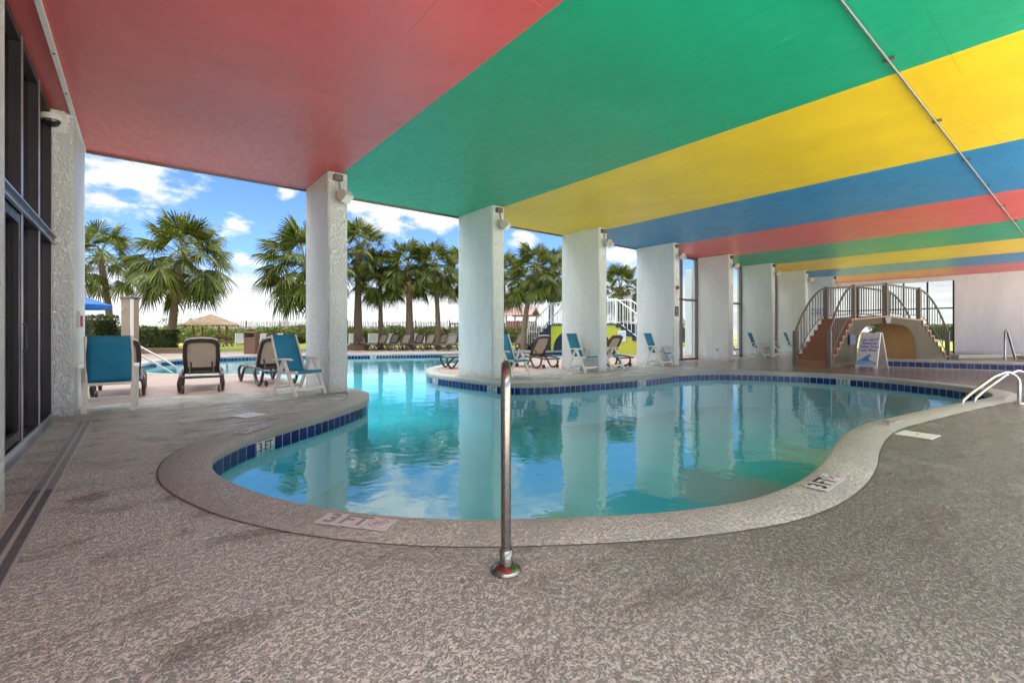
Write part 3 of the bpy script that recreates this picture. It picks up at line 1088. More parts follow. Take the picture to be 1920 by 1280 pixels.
for i, nm in ((4, 'tall bronze window bay left of the column with the wall outlet'), (5, 'tall bronze window bay behind the blue chair right of the outlet column'), (6, 'tall bronze window bay two columns left of the arched stair bridge'), (7, 'tall bronze window bay behind the rails of the arched stair bridge')):
    bay(XS[i] + CW, XS[i + 1], nm)
ew = thing('end_window', 'large gridded window wall behind the arched bridge at the far end', 'window', (34.05, 7.63, 0))
mb = MB()
for y in (10.4, 9.27, 7.91, 6.96, 5.93, 4.87):
    mb.box((0, y - 7.63, ZC / 2 - 0.06), (0.10, 0.075, ZC - 0.12))
for z in (0.06, 2.40):
    mb.box((0.004, 0, z), (0.09, 5.56, 0.07))
mb.build('frame', M['bronze'], ew)
mb = MB()
mb.box((0.0, 0, ZC - 0.13), (0.14, 5.6, 0.26))
mb.build('header', M['wall'], ew)
mb = MB(); mb.box((0.012, 0, ZC / 2 - 0.13), (0.012, 5.5, ZC - 0.3)); mb.build('pane', M['clear'], ew)
mb = MB()
mb.box((34.1, -0.85, (ZC - 0.003) / 2), (0.2, 11.37, ZC - 0.003))
tag(mb.build('end_wall', M['wall']), 'long white stucco end wall at the right beyond the raised rim', 'wall')

# ================================================================== lamps on columns
def flood():
    t = thing('flood_light', 'x', 'lamp', (0, 0, 0), 0, 'flood lights under the ceiling')
    b = MB()
    b.box((-0.03, -0.05, 0.0), (0.16, 0.10, 0.11), None, 0, 0.008)
    b.build('junction_box', M['bronze_light'], t)
    b = MB()
    b.tube([(-0.02, -0.06, -0.05), (-0.015, -0.07, -0.14), (0.0, -0.08, -0.22), (0.02, -0.10, -0.27)], 0.014, 8)
    b.build('arm', M['greypipe'], t)
    rot = Matrix.Rotation(R(32), 4, 'Z') @ Matrix.Rotation(R(-34), 4, 'X')
    b = MB()
    pr = [(-0.11, -0.09, -0.07), (-0.11, 0.08, -0.10), (-0.11, 0.10, 0.03), (-0.11, -0.03, 0.09), (-0.11, -0.10, 0.05)]
    c = Vector((0.05, -0.19, -0.36))
    b.prism([rot @ Vector(p) + c for p in pr], rot @ Vector((0.22, 0, 0)))
    h = b.build('housing', M['lamp'], t)
    b = MB()
    q = [Vector((-0.10, -0.095, -0.066)), Vector((-0.10, 0.075, -0.096)), Vector((0.10, 0.075, -0.096)), Vector((0.10, -0.095, -0.066))]
    off = Vector((0, -0.002, -0.008))
    b.add([rot @ (p + off) + c for p in q], [(0, 1, 2, 3)])
    b.build('lens', M['lens'], h)
    return t


fl0 = flood()
for i in range(1, 9):
    loc = (XS[i] + CW * 0.55, CY0, ZC - 0.11)
    lab = 'beige flood light under the joint of the ' + ORS[i] + ' stripes'
    if i == 1:
        fl0.location = loc; fl0['label'] = lab
    else:
        dup(fl0, loc, 0, lab)
# security dome camera
t = thing('security_camera', 'white dome security camera high on the pier beside the glass doors', 'camera', (-0.89, 8.73, 3.93))
b = MB(); b.box((0.0, -0.012, 0.02), (0.25, 0.025, 0.27), None, 0, 0.01); b.build('mount_plate', M['white'], t)
b = MB(); b.tube([(-0.02, -0.02, 0.03), (-0.02, -0.09, 0.04), (-0.02, -0.15, 0.04)], [0.05, 0.07, 0.09], 14); b.build('arm', M['white'], t)
b = MB()
b.lathe([(0.10, 0.06), (0.105, 0.02), (0.10, -0.01)], (-0.02, -0.15, 0.0), 20); b.build('housing', M['white'], t)
b = MB()
b.lathe([(0.09 * math.cos(a), -0.012 - 0.085 * math.sin(a)) for a in [R(x) for x in (0, 15, 30, 45, 60, 75, 86)]], (-0.02, -0.15, 0), 20); b.build('dome', M['smoke'], t)
# fire alarm pull + conduit box on the right face of the pier
t = thing('fire_alarm', 'red fire alarm pull station on the pier above the left blue chair', 'fire alarm', (-0.705, 9.35, 1.30))
b = MB(); b.box((0.02, 0, 0), (0.05, 0.16, 0.16), None, 0, 0.006); b.build('body', M['redsign'], t)
b = MB(); b.box((0.05, 0, 0.0), (0.012, 0.10, 0.03)); b.build('pull_handle', M['white'], t)
b = MB(); b.box((0.012, -0.17, 0.03), (0.03, 0.09, 0.22), None, 0, 0.005); b.build('side_plate', M['lamp'], t)
t = thing('alarm_horn', 'small dark red alarm horn on the column left of the tall window', 'fire alarm', (XS[4] + 0.19, CY0, 2.62))
b = MB(); b.box((0, -0.025, 0), (0.13, 0.05, 0.13), None, 0, 0.006); b.build('body', M['redsign'], t)
b = MB(); b.lathe([(0.035, 0), (0.04, 0.02), (0.02, 0.03)], (0, 0, 0), 12)
hh = b.build('horn', M['darkplaque'], t); hh.rotation_euler = (R(90), 0, 0); hh.location = (0, -0.05, 0)
t = thing('wall_plaque', 'dark plaque with pale rows on the column left of the tall window', 'sign', (XS[4] + 0.18, CY0, 1.83))
b = MB(); b.box((0, -0.012, 0), (0.20, 0.02, 0.33)); b.build('plate', M['darkplaque'], t)
b = MB()
for z, w, h_ in ((0.10, 0.14, 0.02), (0.06, 0.12, 0.02), (0.02, 0.14, 0.02), (-0.02, 0.12, 0.02), (-0.10, 0.15, 0.03)):
    b.box((0.0, -0.0245, z), (w, 0.004, h_))
b.build('pale_rows', M['fadedblack'], t)
t = thing('wall_outlet', 'white wall outlet with grey cover low on a stucco column', 'outlet', (XS[5], 9.38, 0.43))
b = MB(); b.box((-0.015, 0, 0), (0.03, 0.11, 0.16), None, 0, 0.005); b.build('cover', M['white'], t)
b = MB(); b.box((-0.032, 0.0, 0.0), (0.008, 0.04, 0.08)); b.build('socket', M['bronze_light'], t)

# ================================================================== floor fittings
t = thing('trench_drain', 'long grey slotted trench drain along the glass doors', 'drain', (-0.545, 4.0, 0))
b = MB(); b.box((0, 0, 0.004), (0.13, 8.2, 0.008)); b.build('channel', M['gratelight'], t)
b = MB()
for x in (-0.0325, 0.0325):
    b.box((x, 0, 0.0075), (0.045, 8.18, 0.004))
g_ = b.build('grate', M['grate'], t)
b = MB()
for k in range(560):
    y = -4.05 + k * 0.0145
    if y > 0.75: break
    b.box((-0.0325, y, 0.0099), (0.038, 0.006, 0.0016))
b.build('slots', M['grate_slot'], g_)
b = MB()
for k in range(330):
    b.box((0.0325, -4.05 + k * 0.0145, 0.0099), (0.038, 0.006, 0.0016))
b.build('slots', M['grate_slot'], g_)
t = thing('trench_drain', 'narrow slotted drain crossing behind the left blue chair towards the first column', 'drain', (1.35, 8.43, 0), R(-1.5))
b = MB(); b.box((0, 0, 0.003), (3.0, 0.055, 0.006)); b.build('channel', M['gratelight'], t)
b = MB()
for k in range(110):
    b.box((-1.46 + k * 0.0268, 0, 0.0065), (0.012, 0.045, 0.002))
b.build('slots', M['dark'], t)


def deck_marker(name, c, ang, label, size=(0.15, 0.15), text='3 FT', faded=False):
    t = thing('depth_marker', label, 'depth marker', (c[0], c[1], 0.015), ang, 'depth markers let into the coping')
    b = MB()
    for k in range(3):
        b.box(((k - 1) * 0.156, 0, 0.002), (0.152, 0.152, 0.006))
    b.build('tiles', M['markwhite'], t)
    ink = M['fadedblack'] if faded else M['black']
    text_mesh('numeral', text[0], 0.17, ink, t, Matrix.Translation((-0.156, 0, 0.006)), bold=0.003)
    text_mesh('unit_letters', text[2:], 0.17, ink, t, Matrix.Translation((0.0, 0, 0.006)), bold=0.003)
    b = MB()
    cx = 0.156
    pts = [(cx + 0.055 * math.cos(a), 0.055 * math.sin(a), 0.006) for a in [2 * math.pi * k / 24 for k in range(24)]]
    b.tube(pts, 0.006, 6, closed=True)
    b.bar((cx - 0.04, 0.04, 0.006), (cx + 0.04, -0.04, 0.006), 0.010, 0.004)
    b.build('no_diving_symbol', M['pinkred'], t)
    b = MB()
    b.tube([(cx - 0.03, -0.02, 0.006), (cx, 0.01, 0.006), (cx + 0.025, 0.02, 0.006)], 0.005, 6)
    b.build('diver_mark', ink, t)


def edge_ang(i, flip=False):
    t = (EDGE[(i + 1) % NE] - EDGE[i - 1]).normalized()
    a = math.atan2(t.y, t.x)
    # text reads with its top towards the water when standing on the deck
    up = -NORM[i]
    base = math.atan2(up.y, up.x) - math.pi / 2
    return base


for px, py, lab, fad in ((660, 977, 'faded 3 FT depth marker on the near coping left of the steel post', True), (1530, 907, 'crisp 3 FT no diving marker where the coping bends on the right', False), (1658, 791, 'small worn depth marker on the coping above the white skimmer lid', False), (1868, 746, 'worn depth marker at the narrow right tip of the pool', True), (452, 803, 'pale blank depth marker on the coping above the 3 FT tile', True)):
    p = G(px, py)
    i = nearest_edge(p)
    c = EDGE[i] + NORM[i] * 0.155
    deck_marker('depth_marker', c, edge_ang(i), lab, faded=fad)


def tile_marker(px, py, text, label):
    p = G(px, py, -0.15)
    i = nearest_edge(p)
    n_ = NORM[i]
    c = EDGE[i] - n_ * 0.0
    # x axis runs left to right for a viewer in the water
    v = -n_
    ang = math.atan2(v.y, v.x) + math.pi / 2
    t = thing('depth_tile', label, 'depth marker', (c.x, c.y, -0.182), ang, 'depth tiles in the blue waterline band')
    b = MB(); b.box((0, -0.004, 0), (0.31, 0.012, 0.155)); b.build('tile', M['markwhite'], t)
    rm = Matrix.Translation((0, -0.0115, 0.012)) @ Matrix.Rotation(R(90), 4, 'X')
    text_mesh('numeral', text[0], 0.135, M['black'], t, Matrix.Translation((-0.095, 0, 0)) @ rm, bold=0.002)
    text_mesh('unit_letters', text[2:], 0.135, M['black'], t, Matrix.Translation((0.045, 0, 0)) @ rm, bold=0.002)


for px, py, tx, lab in ((476, 830, '3 FT', '3 FT depth tile under the coping at the near left bend'), (822, 713, '1 FT', 'small white depth tile on the tip of the far deck peninsula'), (934, 726, '3 FT', 'white depth tile partly hidden behind the steel post'), (1188, 715, '4 FT', 'shaded depth tile under the coping below a blue chair'), (1587, 714, 'E FT', 'white E FT depth tile below the sandwich board'), (698, 671, '1 FT', 'pale depth tile on the far edge of the outdoor pool'), (322, 682, '3 FT', 'pale depth tile behind the outdoor pool rails')):
    tile_marker(px, py, tx, lab)


def skimmer(c, ang, label):
    t = thing('skimmer_lid', label, 'skimmer lid', (c[0], c[1], 0.004), ang, 'white skimmer lids in the deck')
    b = MB(); b.box((0, 0, 0.003), (0.32, 0.32, 0.010), None, 0, 0.003); b.build('lid', M['white'], t)
    for x, y in ((0.03, 0), (-0.03, 0)):
        b = MB(); b.lathe([(0.012, 0), (0.012, 0.003)], (x, y, 0.0075), 10); b.build('finger_hole', M['bronze_light'], t)


c = G(466, 779); skimmer(c, R(28), 'white square skimmer lid in the wet deck near the first column')
c = G(1720, 816); skimmer(c, R(-4), 'white square skimmer lid in the brown deck by the right bend')

# ================================================================== rails
t = thing('hand_rail', 'single weathered steel grab rail standing alone in the foreground', 'rail', (1.375, 1.775, 0))
dirv = Vector((1.375, 1.775, 0)).normalized()
pts = [Vector((0, 0, 0.03)), Vector((0, 0, 0.5)), Vector((0, 0, 0.88))]
for k in range(1, 7):
    a = R(90) * k / 6 * 1.25
    pts.append(Vector((0, 0, 0.88)) + dirv * 0.10 * (1 - math.cos(a)) + Vector((0, 0, 0.10 * math.sin(a))))
pts += [Vector((0, 0, 0.80)) + dirv * 0.42, Vector((0, 0, 0.42)) + dirv * 0.95, Vector((0, 0, -0.6)) + dirv * 1.75]
b = MB(); b.tube(pts, 0.0245, 18); b.build('tube', M['oldsteel'], t)
b = MB()
b.lathe([(0.075, 0.004), (0.075, 0.012), (0.068, 0.022), (0.048, 0.034), (0.036, 0.04)], (0, 0, 0), 28)
b.lathe([(0.031, 0.035), (0.031, 0.105), (0.027, 0.108)], (0, 0, 0), 22)
fl = b.build('floor_flange', M['oldsteel'], t)
b = MB(); b.lathe([(0.010, 0), (0.010, 0.006), (0.006, 0.008)], (0, 0, 0), 10)
sc = b.build('set_screw', M['alu'], fl); sc.rotation_euler = (R(90), 0, R(-38)); sc.location = (-0.0195, -0.0245, 0.075)


def ladder_rail(px0, py0, px1, py1, label, top, grp):
    a = G(px0, py0); e = G(px1, py1)
    d = (e - a); ln = d.length; d.normalize()
    t = thing('grab_rail', label, 'rail', a, 0, grp)
    pts = [Vector((0, 0, 0.01)), Vector((0, 0, top * 0.5))]
    for k in range(0, 8):
        s_ = k / 7
        an = math.pi * 0.5 * s_
        pts.append(Vector((0, 0, top * 0.62)) + d * (0.22 * (1 - math.cos(an))) + Vector((0, 0, top * 0.38 * math.sin(an))))
    pts += [d * (ln * 0.45) + Vector((0, 0, top * 0.86)), d * (ln * 0.85) + Vector((0, 0, top * 0.35)), d * ln + Vector((0, 0, top * 0.12)), d * (ln * 1.04) + Vector((0, 0, -0.05)), d * (ln * 1.05) + Vector((0, 0, -0.9))]
    b = MB(); b.tube(pts, 0.024, 12); b.build('tube', M['steel'], t)
    b = MB(); b.lathe([(0.07, 0.004), (0.07, 0.012), (0.04, 0.03)], (0, 0, 0), 18); b.build('floor_flange', M['steel'], t)


ladder_rail(1911, 757, 1806, 757, 'nearer of the two shiny grab rails at the right tip of the pool', 0.50, 'grab rails at the right pool tip')
ladder_rail(1930, 752, 1829, 753, 'farther of the two shiny grab rails at the right tip of the pool', 0.50, 'grab rails at the right pool tip')

t = thing('entry_rail', 'double steel hand rail slanting into the outdoor pool behind the left blue chair', 'rail', (-0.75, 15.95, 0))
dd = Vector((1.0, 0.13, 0))
for nm, zt_ in (('upper_tube', 0.95), ('lower_tube', 0.72)):
    b = MB()
    b.tube([Vector((0, 0, 0.02)), Vector((0, 0, zt_ * 0.7)), Vector((0.03, 0, zt_ - 0.04)), Vector((0.12, 0.01, zt_)), dd * 0.5 + Vector((0, 0, zt_ - 0.02)), dd * 1.42 + Vector((0, 0, zt_ - 0.70)), dd * 1.55 + Vector((0, 0, zt_ - 0.82)), dd * 1.58 + Vector((0, 0, zt_ - 1.0)), dd * 1.58 + Vector((0, 0, -0.95))], 0.024, 10)
    b.build(nm, M['steel'], t)
b = MB(); b.lathe([(0.07, 0.004), (0.07, 0.012), (0.04, 0.03)], (0, 0, 0), 16); b.build('floor_flange', M['steel'], t)

# ================================================================== raised rim at the right
t = thing('raised_rim', 'low raised pool rim faced with dark blue tiles behind the deck', 'pool rim', (0, 0, 0))
P0 = [Vector((18.75, 5.0, 0)), Vector((19.1, 4.35, 0)), Vector((19.35, 3.3, 0)), Vector((19.95, 1.4, 0)), Vector((20.6, -1.0, 0)), Vector((21.6, -4.0, 0))]
nb_ = Vector((0.955, 0.29, 0))
b = MB()
rows = []
for p in P0:
    rows.append([p + nb_ * o_ + Vector((0, 0, z_)) for o_, z_ in ((0.012, 0.0), (0.012, 0.175), (-0.02, 0.178), (-0.03, 0.20), (-0.02, 0.235), (0.0, 0.243), (0.45, 0.243), (0.46, 0.0))])
b.sheet(rows, smooth=False)
b.build('coping_cap', M['coping'], t)
b = MB()
for p, q in zip(P0[:-1], P0[1:]):
    m_ = max(1, int((q - p).length / 0.155))
    for k in range(m_):
        a_, c_ = p.lerp(q, (k + 0.03) / m_), p.lerp(q, (k + 0.97) / m_)
        b.add([a_ + Vector((0, 0, 0.012)), c_ + Vector((0, 0, 0.012)), c_ + Vector((0, 0, 0.168)), a_ + Vector((0, 0, 0.168))], [(0, 1, 2, 3)])
b.build('tile_facing', M['tile'], t)
b = MB()
for p, q in zip(P0[:-1], P0[1:]):
    o_ = nb_ * 0.006
    b.add([p + o_, q + o_, q + o_ + Vector((0, 0, 0.175)), p + o_ + Vector((0, 0, 0.175))], [(0, 1, 2, 3)])
b.build('grout_backing', M['grout'], t)
t = thing('step_curb', 'low pale step curb on the deck before the white end wall', 'curb', (28.9, 2.9, 0), R(-25))
b = MB(); b.box((0, 0, 0.08), (4.4, 0.35, 0.16), None, 0, 0.02); b.build('curb', M['coping'], t)
b = MB(); b.box((1.6, -0.6, 0.05), (1.2, 0.9, 0.10), None, 0, 0.02); b.build('landing', M['deck'], t)
t = thing('spa_rail', 'narrow bent steel rail on the raised rim before the white wall', 'rail', G(1884, 674, 0.24))
b = MB()
b.tube([(0, 0, 0), (0.02, 0, 0.55), (0.06, 0, 0.88), (0.12, -0.02, 0.95), (0.19, -0.05, 0.86), (0.40, -0.20, 0.0)], 0.028, 10)
b.build('tube', M['oldsteel'], t)
b = MB(); b.lathe([(0.06, 0.002), (0.06, 0.012), (0.035, 0.03)], (0, 0, 0), 16); b.build('floor_flange', M['oldsteel'], t)


# ================================================================== stair bridges
def bridge(name, label, near, far_off, steps, zt, za, arch, mats, lab_parts, rail_h=1.12, bal_n=(11, 13, 13, 11), bulge=0.34, newel=0.125, tt=0.055):
    """near: plan points of the near edge: foot, top, apex, top, foot"""
    t = thing(name, label, 'bridge', (near[2][0], near[2][1], 0))
    O = Vector((near[2][0], near[2][1], 0))
    P = [Vector((p[0], p[1], 0)) - O for p in near]
    fo = [Vector((*f, 0)) for f in far_off]

    def seg(i, s_):
        a = P[i].lerp(P[i + 1], s_); f = fo[i].lerp(fo[i + 1], s_)
        return a, a + f
    # stairs
    body = MB(); tread = MB(); side0 = MB()
    for i, rev in ((0, False), (3, True)):
        for k in range(steps):
            s0, s1 = k / steps, (k + 1) / steps
            z = zt * (k + 1) / (steps + 0)
            if rev: s0, s1 = 1 - s0, 1 - s1
            a0, b0 = seg(i, s0); a1, b1 = seg(i, s1)
            up = Vector((0, 0, z - tt + 0.005))
            d = (a1 - a0).normalized() * 0.0
            (side0 if (i == 0 and 'side0' in mats) else body).add([a0, b0, b1, a1, a0 + up, b0 + up, b1 + up, a1 + up], [(0, 1, 2, 3), (4, 7, 6, 5), (0, 4, 5, 1), (1, 5, 6, 2), (2, 6, 7, 3), (3, 7, 4, 0)])
            # tread and riser cover, a little proud of the body
            e = (a1 - a0).normalized()
            sx_ = (b0 - a0).normalized() * 0.035
            r0 = Vector((0, 0, zt * k / steps)); r1 = Vector((0, 0, z))
            f0, g0 = a0 - e * 0.025 - sx_, b0 - e * 0.025 + sx_
            f1, g1 = a1 + e * 0.0 - sx_, b1 + e * 0.0 + sx_
            t0 = Vector((0, 0, z - tt))
            tread.add([f0 + t0, g0 + t0, g1 + t0, f1 + t0, f0 + r1, g0 + r1, g1 + r1, f1 + r1], [(0, 1, 2, 3), (4, 7, 6, 5), (0, 4, 5, 1), (1, 5, 6, 2), (2, 6, 7, 3), (3, 7, 4, 0)])
            q0, q1 = a0 - e * 0.012 - sx_, b0 - e * 0.012 + sx_
            q2, q3 = a0 + e * 0.05 - sx_, b0 + e * 0.05 + sx_
            tread.add([q0 + r0, q1 + r0, q3 + r0, q2 + r0, q0 + t0, q1 + t0, q3 + t0, q2 + t0], [(0, 1, 2, 3), (4, 7, 6, 5), (0, 4, 5, 1), (1, 5, 6, 2), (2, 6, 7, 3), (3, 7, 4, 0)])
    # arch
    m0, m1, ah, rr = arch
    NA = 36

    def deck_pt(u):      # u 0..1 along both deck segments
        return seg(1, u * 2) if u <= 0.5 else seg(2, u * 2 - 1)

    def deck_z(u):
        return zt + (za - zt) * (1 - abs(2 * u - 1))

    def arch_z(u):
        if u < m0 or u > m1: return 0.0
        x = (u - m0) / (m1 - m0) * 2 - 1
        return ah * (1 - abs(x) ** rr) ** (1 / rr)
    us = sorted(set([0, m0, m1, 0.5, 1.0] + [m0 + (m1 - m0) * (0.5 - 0.5 * math.cos(math.pi * k / NA)) for k in range(NA + 1)]))
    lin = MB()
    for u0, u1 in zip(us[:-1], us[1:]):
        a0, b0 = deck_pt(u0); a1, b1 = deck_pt(u1)
        mid = (u0 + u1) / 2
        inside = m0 <= mid <= m1
        z0b, z1b = (arch_z(u0), arch_z(u1)) if inside else (0.0, 0.0)
        zz0, zz1 = deck_z(u0) - 0.06, deck_z(u1) - 0.06
        V = lambda p, z: p + Vector((0, 0, z))
        body.add([V(a0, z0b), V(a1, z1b), V(a1, zz1), V(a0, zz0)], [(0, 1, 2, 3)])
        body.add([V(b0, z0b), V(b1, z1b), V(b1, zz1), V(b0, zz0)], [(0, 1, 2, 3)])
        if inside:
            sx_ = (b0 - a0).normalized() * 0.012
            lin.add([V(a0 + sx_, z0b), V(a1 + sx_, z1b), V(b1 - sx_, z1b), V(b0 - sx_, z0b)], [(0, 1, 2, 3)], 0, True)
        sx_ = (b0 - a0).normalized() * 0.045
        tread.add([V(a0 - sx_, zz0), V(a1 - sx_, zz1), V(b1 + sx_, zz1), V(b0 + sx_, zz0), V(a0 - sx_, zz0 + 0.06), V(a1 - sx_, zz1 + 0.06), V(b1 + sx_, zz1 + 0.06), V(b0 + sx_, zz0 + 0.06)], [(0, 1, 2, 3), (4, 7, 6, 5), (0, 4, 5, 1), (2, 6, 7, 3)])
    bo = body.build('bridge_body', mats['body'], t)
    if side0.v: side0.build('stair_side', mats['side0'], t)
    tread.build('steps', mats['step'], t)
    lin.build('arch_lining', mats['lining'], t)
    kb = MB()
    a_, b__ = deck_pt(0.5)
    e_ = (deck_pt(0.55)[0] - deck_pt(0.45)[0]).normalized()
    kb.prism([a_ - e_ * 0.16 + Vector((0, 0, za - 0.07)), a_ + e_ * 0.16 + Vector((0, 0, za - 0.07)), a_ + e_ * 0.11 + Vector((0, 0, ah + 0.02)), a_ - e_ * 0.11 + Vector((0, 0, ah + 0.02))], (b__ - a_).normalized() * -0.09)
    kb.build('keystone', mats.get('key', mats['body']), t)
    # railings
    ztop = [0.0, zt, za, zt, 0.0]
    for side in (0, 1):
        rail = MB(); bal = MB()
        hpts = []
        for i in range(4):
            stair = i in (0, 3)
            M_ = 14 if stair else 4
            for k in range(M_ + (1 if i == 3 else 0)):
                s_ = k / M_
                p = seg(i, s_)[side]
                z = ztop[i] + (ztop[i + 1] - ztop[i]) * s_ + rail_h
                if stair: z += bulge * 4 * s_ * (1 - s_)
                hpts.append(p + Vector((0, 0, z)))
        rail.tube(hpts, 0.034, 8)
        lp = []
        for i in range(4):
            stair = i in (0, 3)
            M_ = 10 if stair else 3
            for k in range(M_ + (1 if i == 3 else 0)):
                s_ = k / M_
                p = seg(i, s_)[side]
                z = ztop[i] + (ztop[i + 1] - ztop[i]) * s_ + 0.10
                if stair: z += bulge * 0.75 * 4 * s_ * (1 - s_) + 0.06
                lp.append(p + Vector((0, 0, z)))
        rail.tube(lp, 0.016, 6)
        rail.build('hand_rail', mats['rail'], t)
        for i in range(4):
            stair = i in (0, 3)
            n_ = bal_n[i]
            for k in range(1, n_):
                s_ = k / n_
                p = seg(i, s_)[side]
                zb = ztop[i] + (ztop[i + 1] - ztop[i]) * s_ + 0.10
                z1 = ztop[i] + (ztop[i + 1] - ztop[i]) * s_ + rail_h
                if stair:
                    zb += bulge * 0.75 * 4 * s_ * (1 - s_) + 0.06
                    z1 += bulge * 4 * s_ * (1 - s_)
                bal.box(p + Vector((0, 0, (zb + z1) / 2)), (0.022, 0.022, z1 - zb))
        bal.build('baluster_row', mats['rail'], t)
        for i in range(5):
            p = (P[i], P[i] + fo[i])[side]
            nb2 = MB()
            h0 = ztop[i]
            nb2.box(p + Vector((0, 0, h0 + (rail_h + 0.05) / 2)), (newel, newel, rail_h + 0.05), None, 0, 0.01)
            nb2.build('newel_post', mats['rail'], t)
    return t, seg, bo


br, brseg, brbody = bridge('stair_bridge', 'tan arched stair bridge with terracotta steps and curved railings', [(17.35, 5.42), (19.5, 5.36), (21.0, 4.80), (22.6, 4.19), (24.8, 3.72)], [(0.0, 1.0), (0.08, 0.86), (0.32, 0.95), (0.30, 1.0), (0.22, 1.0)], 8, 1.60, 1.72, (0.05, 0.95, 1.42, 3.6), dict(body=M['tan'], step=M['terra'], lining=M['lit_tan'], rail=M['rail'], key=M['rail']), None)
bridge('stair_bridge', 'lime yellow outdoor stair bridge with navy steps and white railings', [(19.3, 22.7), (19.3, 20.5), (19.3, 18.05), (19.3, 15.6), (19.3, 13.2)], [(1.2, 0)] * 5, 7, 1.54, 1.58, (0.04, 0.96, 1.36, 2.2), dict(body=M['yellow_wall'], step=M['navy'], lining=M['navy'], rail=M['whitemetal'], side0=M['navy']), None, 1.28, (10, 14, 14, 10), 0.02, 0.09, 0.20)
# blue rule sign fixed on the bridge
p = Vector((19.02, 5.36 - 0.03, 0))
t = thing('rule_sign', 'small navy rule sign with white rows on the bridge wall', 'sign', (19.25, 5.33, 0.86), R(-2))
b = MB(); b.box((0, -0.012, 0), (0.52, 0.02, 0.36), None, 0, 0.004); b.build('plate', M['signblue'], t)
b = MB()
rs = random.Random(5)
for k, z in enumerate((0.125, 0.075, 0.025, -0.035, -0.095)):
    x = -0.19
    while x < 0.17:
        w_ = rs.uniform(0.03, 0.09)
        b.box((x + w_ / 2, -0.0235, z), (w_, 0.004, 0.018 if k < 3 else 0.024))
        x += w_ + 0.02
b.build('white_rows', M['letterblue'], t)
t = thing('wall_notice', 'white notice with faint blue rows behind the bridge railing', 'sign', (XS[8] - 0.01, 9.5, 2.2))
b = MB(); b.box((0, 0, 0), (0.02, 0.9, 0.5)); b.build('plate', M['white'], t)
b = MB()
for z in (0.15, 0.05, -0.05, -0.15):
    y = -0.36
    while y < 0.30:
        w_ = rs.uniform(0.06, 0.16)
        b.box((-0.013, y + w_ / 2, z), (0.006, w_, 0.05)); y += w_ + 0.04
b.build('blue_rows', M['letterblue'], t)

# sandwich board
pA, pB = G(1601, 688.5), G(1646, 691.5)
mid = (pA + pB) / 2
ax = (pB - pA).normalized()
t = thing('sandwich_board', 'white sandwich board about tubes and the lazy river before the bridge', 'sign', mid, math.atan2(ax.y, ax.x))
WB, HB, LEAN, SPR = 0.62, 1.16, R(13), 0.62
Mf = Matrix.Rotation(-LEAN, 4, 'X')


def board(name, mm, mat):
    b = MB()
    pr = [(-WB / 2, 0, 0), (-WB / 2 + 0.08, 0, 0), (-WB / 2 + 0.10, 0, 0.05), (WB / 2 - 0.10, 0, 0.05), (WB / 2 - 0.08, 0, 0), (WB / 2, 0, 0), (WB / 2 - 0.03, 0, HB - 0.02), (WB / 2 - 0.09, 0, HB), (0.14, 0, HB), (0.12, 0, HB - 0.09), (0.09, 0, HB - 0.09), (0.075, 0, HB - 0.03), (-0.075, 0, HB - 0.03), (-0.09, 0, HB - 0.09), (-0.12, 0, HB - 0.09), (-0.14, 0, HB), (-WB / 2 + 0.09, 0, HB), (-WB / 2 + 0.03, 0, HB - 0.02)]
    b.prism([mm @ Vector(q) for q in pr], mm.to_3x3() @ Vector((0, 0.035, 0)))
    return b.build(name, mat, t)


fp = board('front_panel', Mf, M['white'])
Mb_ = Matrix.Translation((0, SPR, 0)) @ Matrix.Rotation(LEAN, 4, 'X') @ Matrix.Translation((0, -0.035, 0))
board('back_panel', Mb_, M['lamp'])
b = MB()
for sx_ in (-1, 1):
    b.bar((sx_ * (WB / 2 - 0.06), 0.10, 0.35), (sx_ * (WB / 2 - 0.06), SPR - 0.10, 0.35), 0.02, 0.02)
b.build('spreader', M['bronze'], t)
for k, (ln, z) in enumerate((('Do NOT', 0.90), ('Remove', 0.795), ('Tubes From', 0.685), ('Lazy River', 0.575))):
    text_mesh('lettering', ln, 0.128 if k < 2 else 0.112, M['letterblue'], fp, Mf @ Matrix.Translation((0.0, -0.003, z)) @ Matrix.Rotation(R(90), 4, 'X'), shear=0.28, bold=0.0045)
b = MB()
wv = [(-0.29, 0.10), (0.28, 0.10), (0.28, 0.20), (0.20, 0.22), (0.10, 0.21), (-0.29, 0.215)]
b.prism([Mf @ Vector((x, -0.003, z)) for x, z in wv], Mf.to_3x3() @ Vector((0, 0.002, 0)), 1)
wv = [(-0.29, 0.217), (-0.18, 0.26), (-0.06, 0.37), (0.04, 0.44), (0.09, 0.43), (0.13, 0.39), (0.10, 0.395), (0.06, 0.37), (0.05, 0.31), (0.09, 0.25), (0.18, 0.222), (0.10, 0.217)]
b.prism([Mf @ Vector((x, -0.003, z)) for x, z in wv], Mf.to_3x3() @ Vector((0, 0.002, 0)), 0)
for q in range(3):
    b.tube([Mf @ Vector((0.06 + 0.06 * q + 0.07 * math.cos(a), -0.006, 0.15 + 0.035 * math.sin(a))) for a in [R(x) for x in range(150, 400, 25)]], 0.006, 5, 2)
b.build('wave_picture', [M['wave1'], M['wave2'], M['white']], fp)


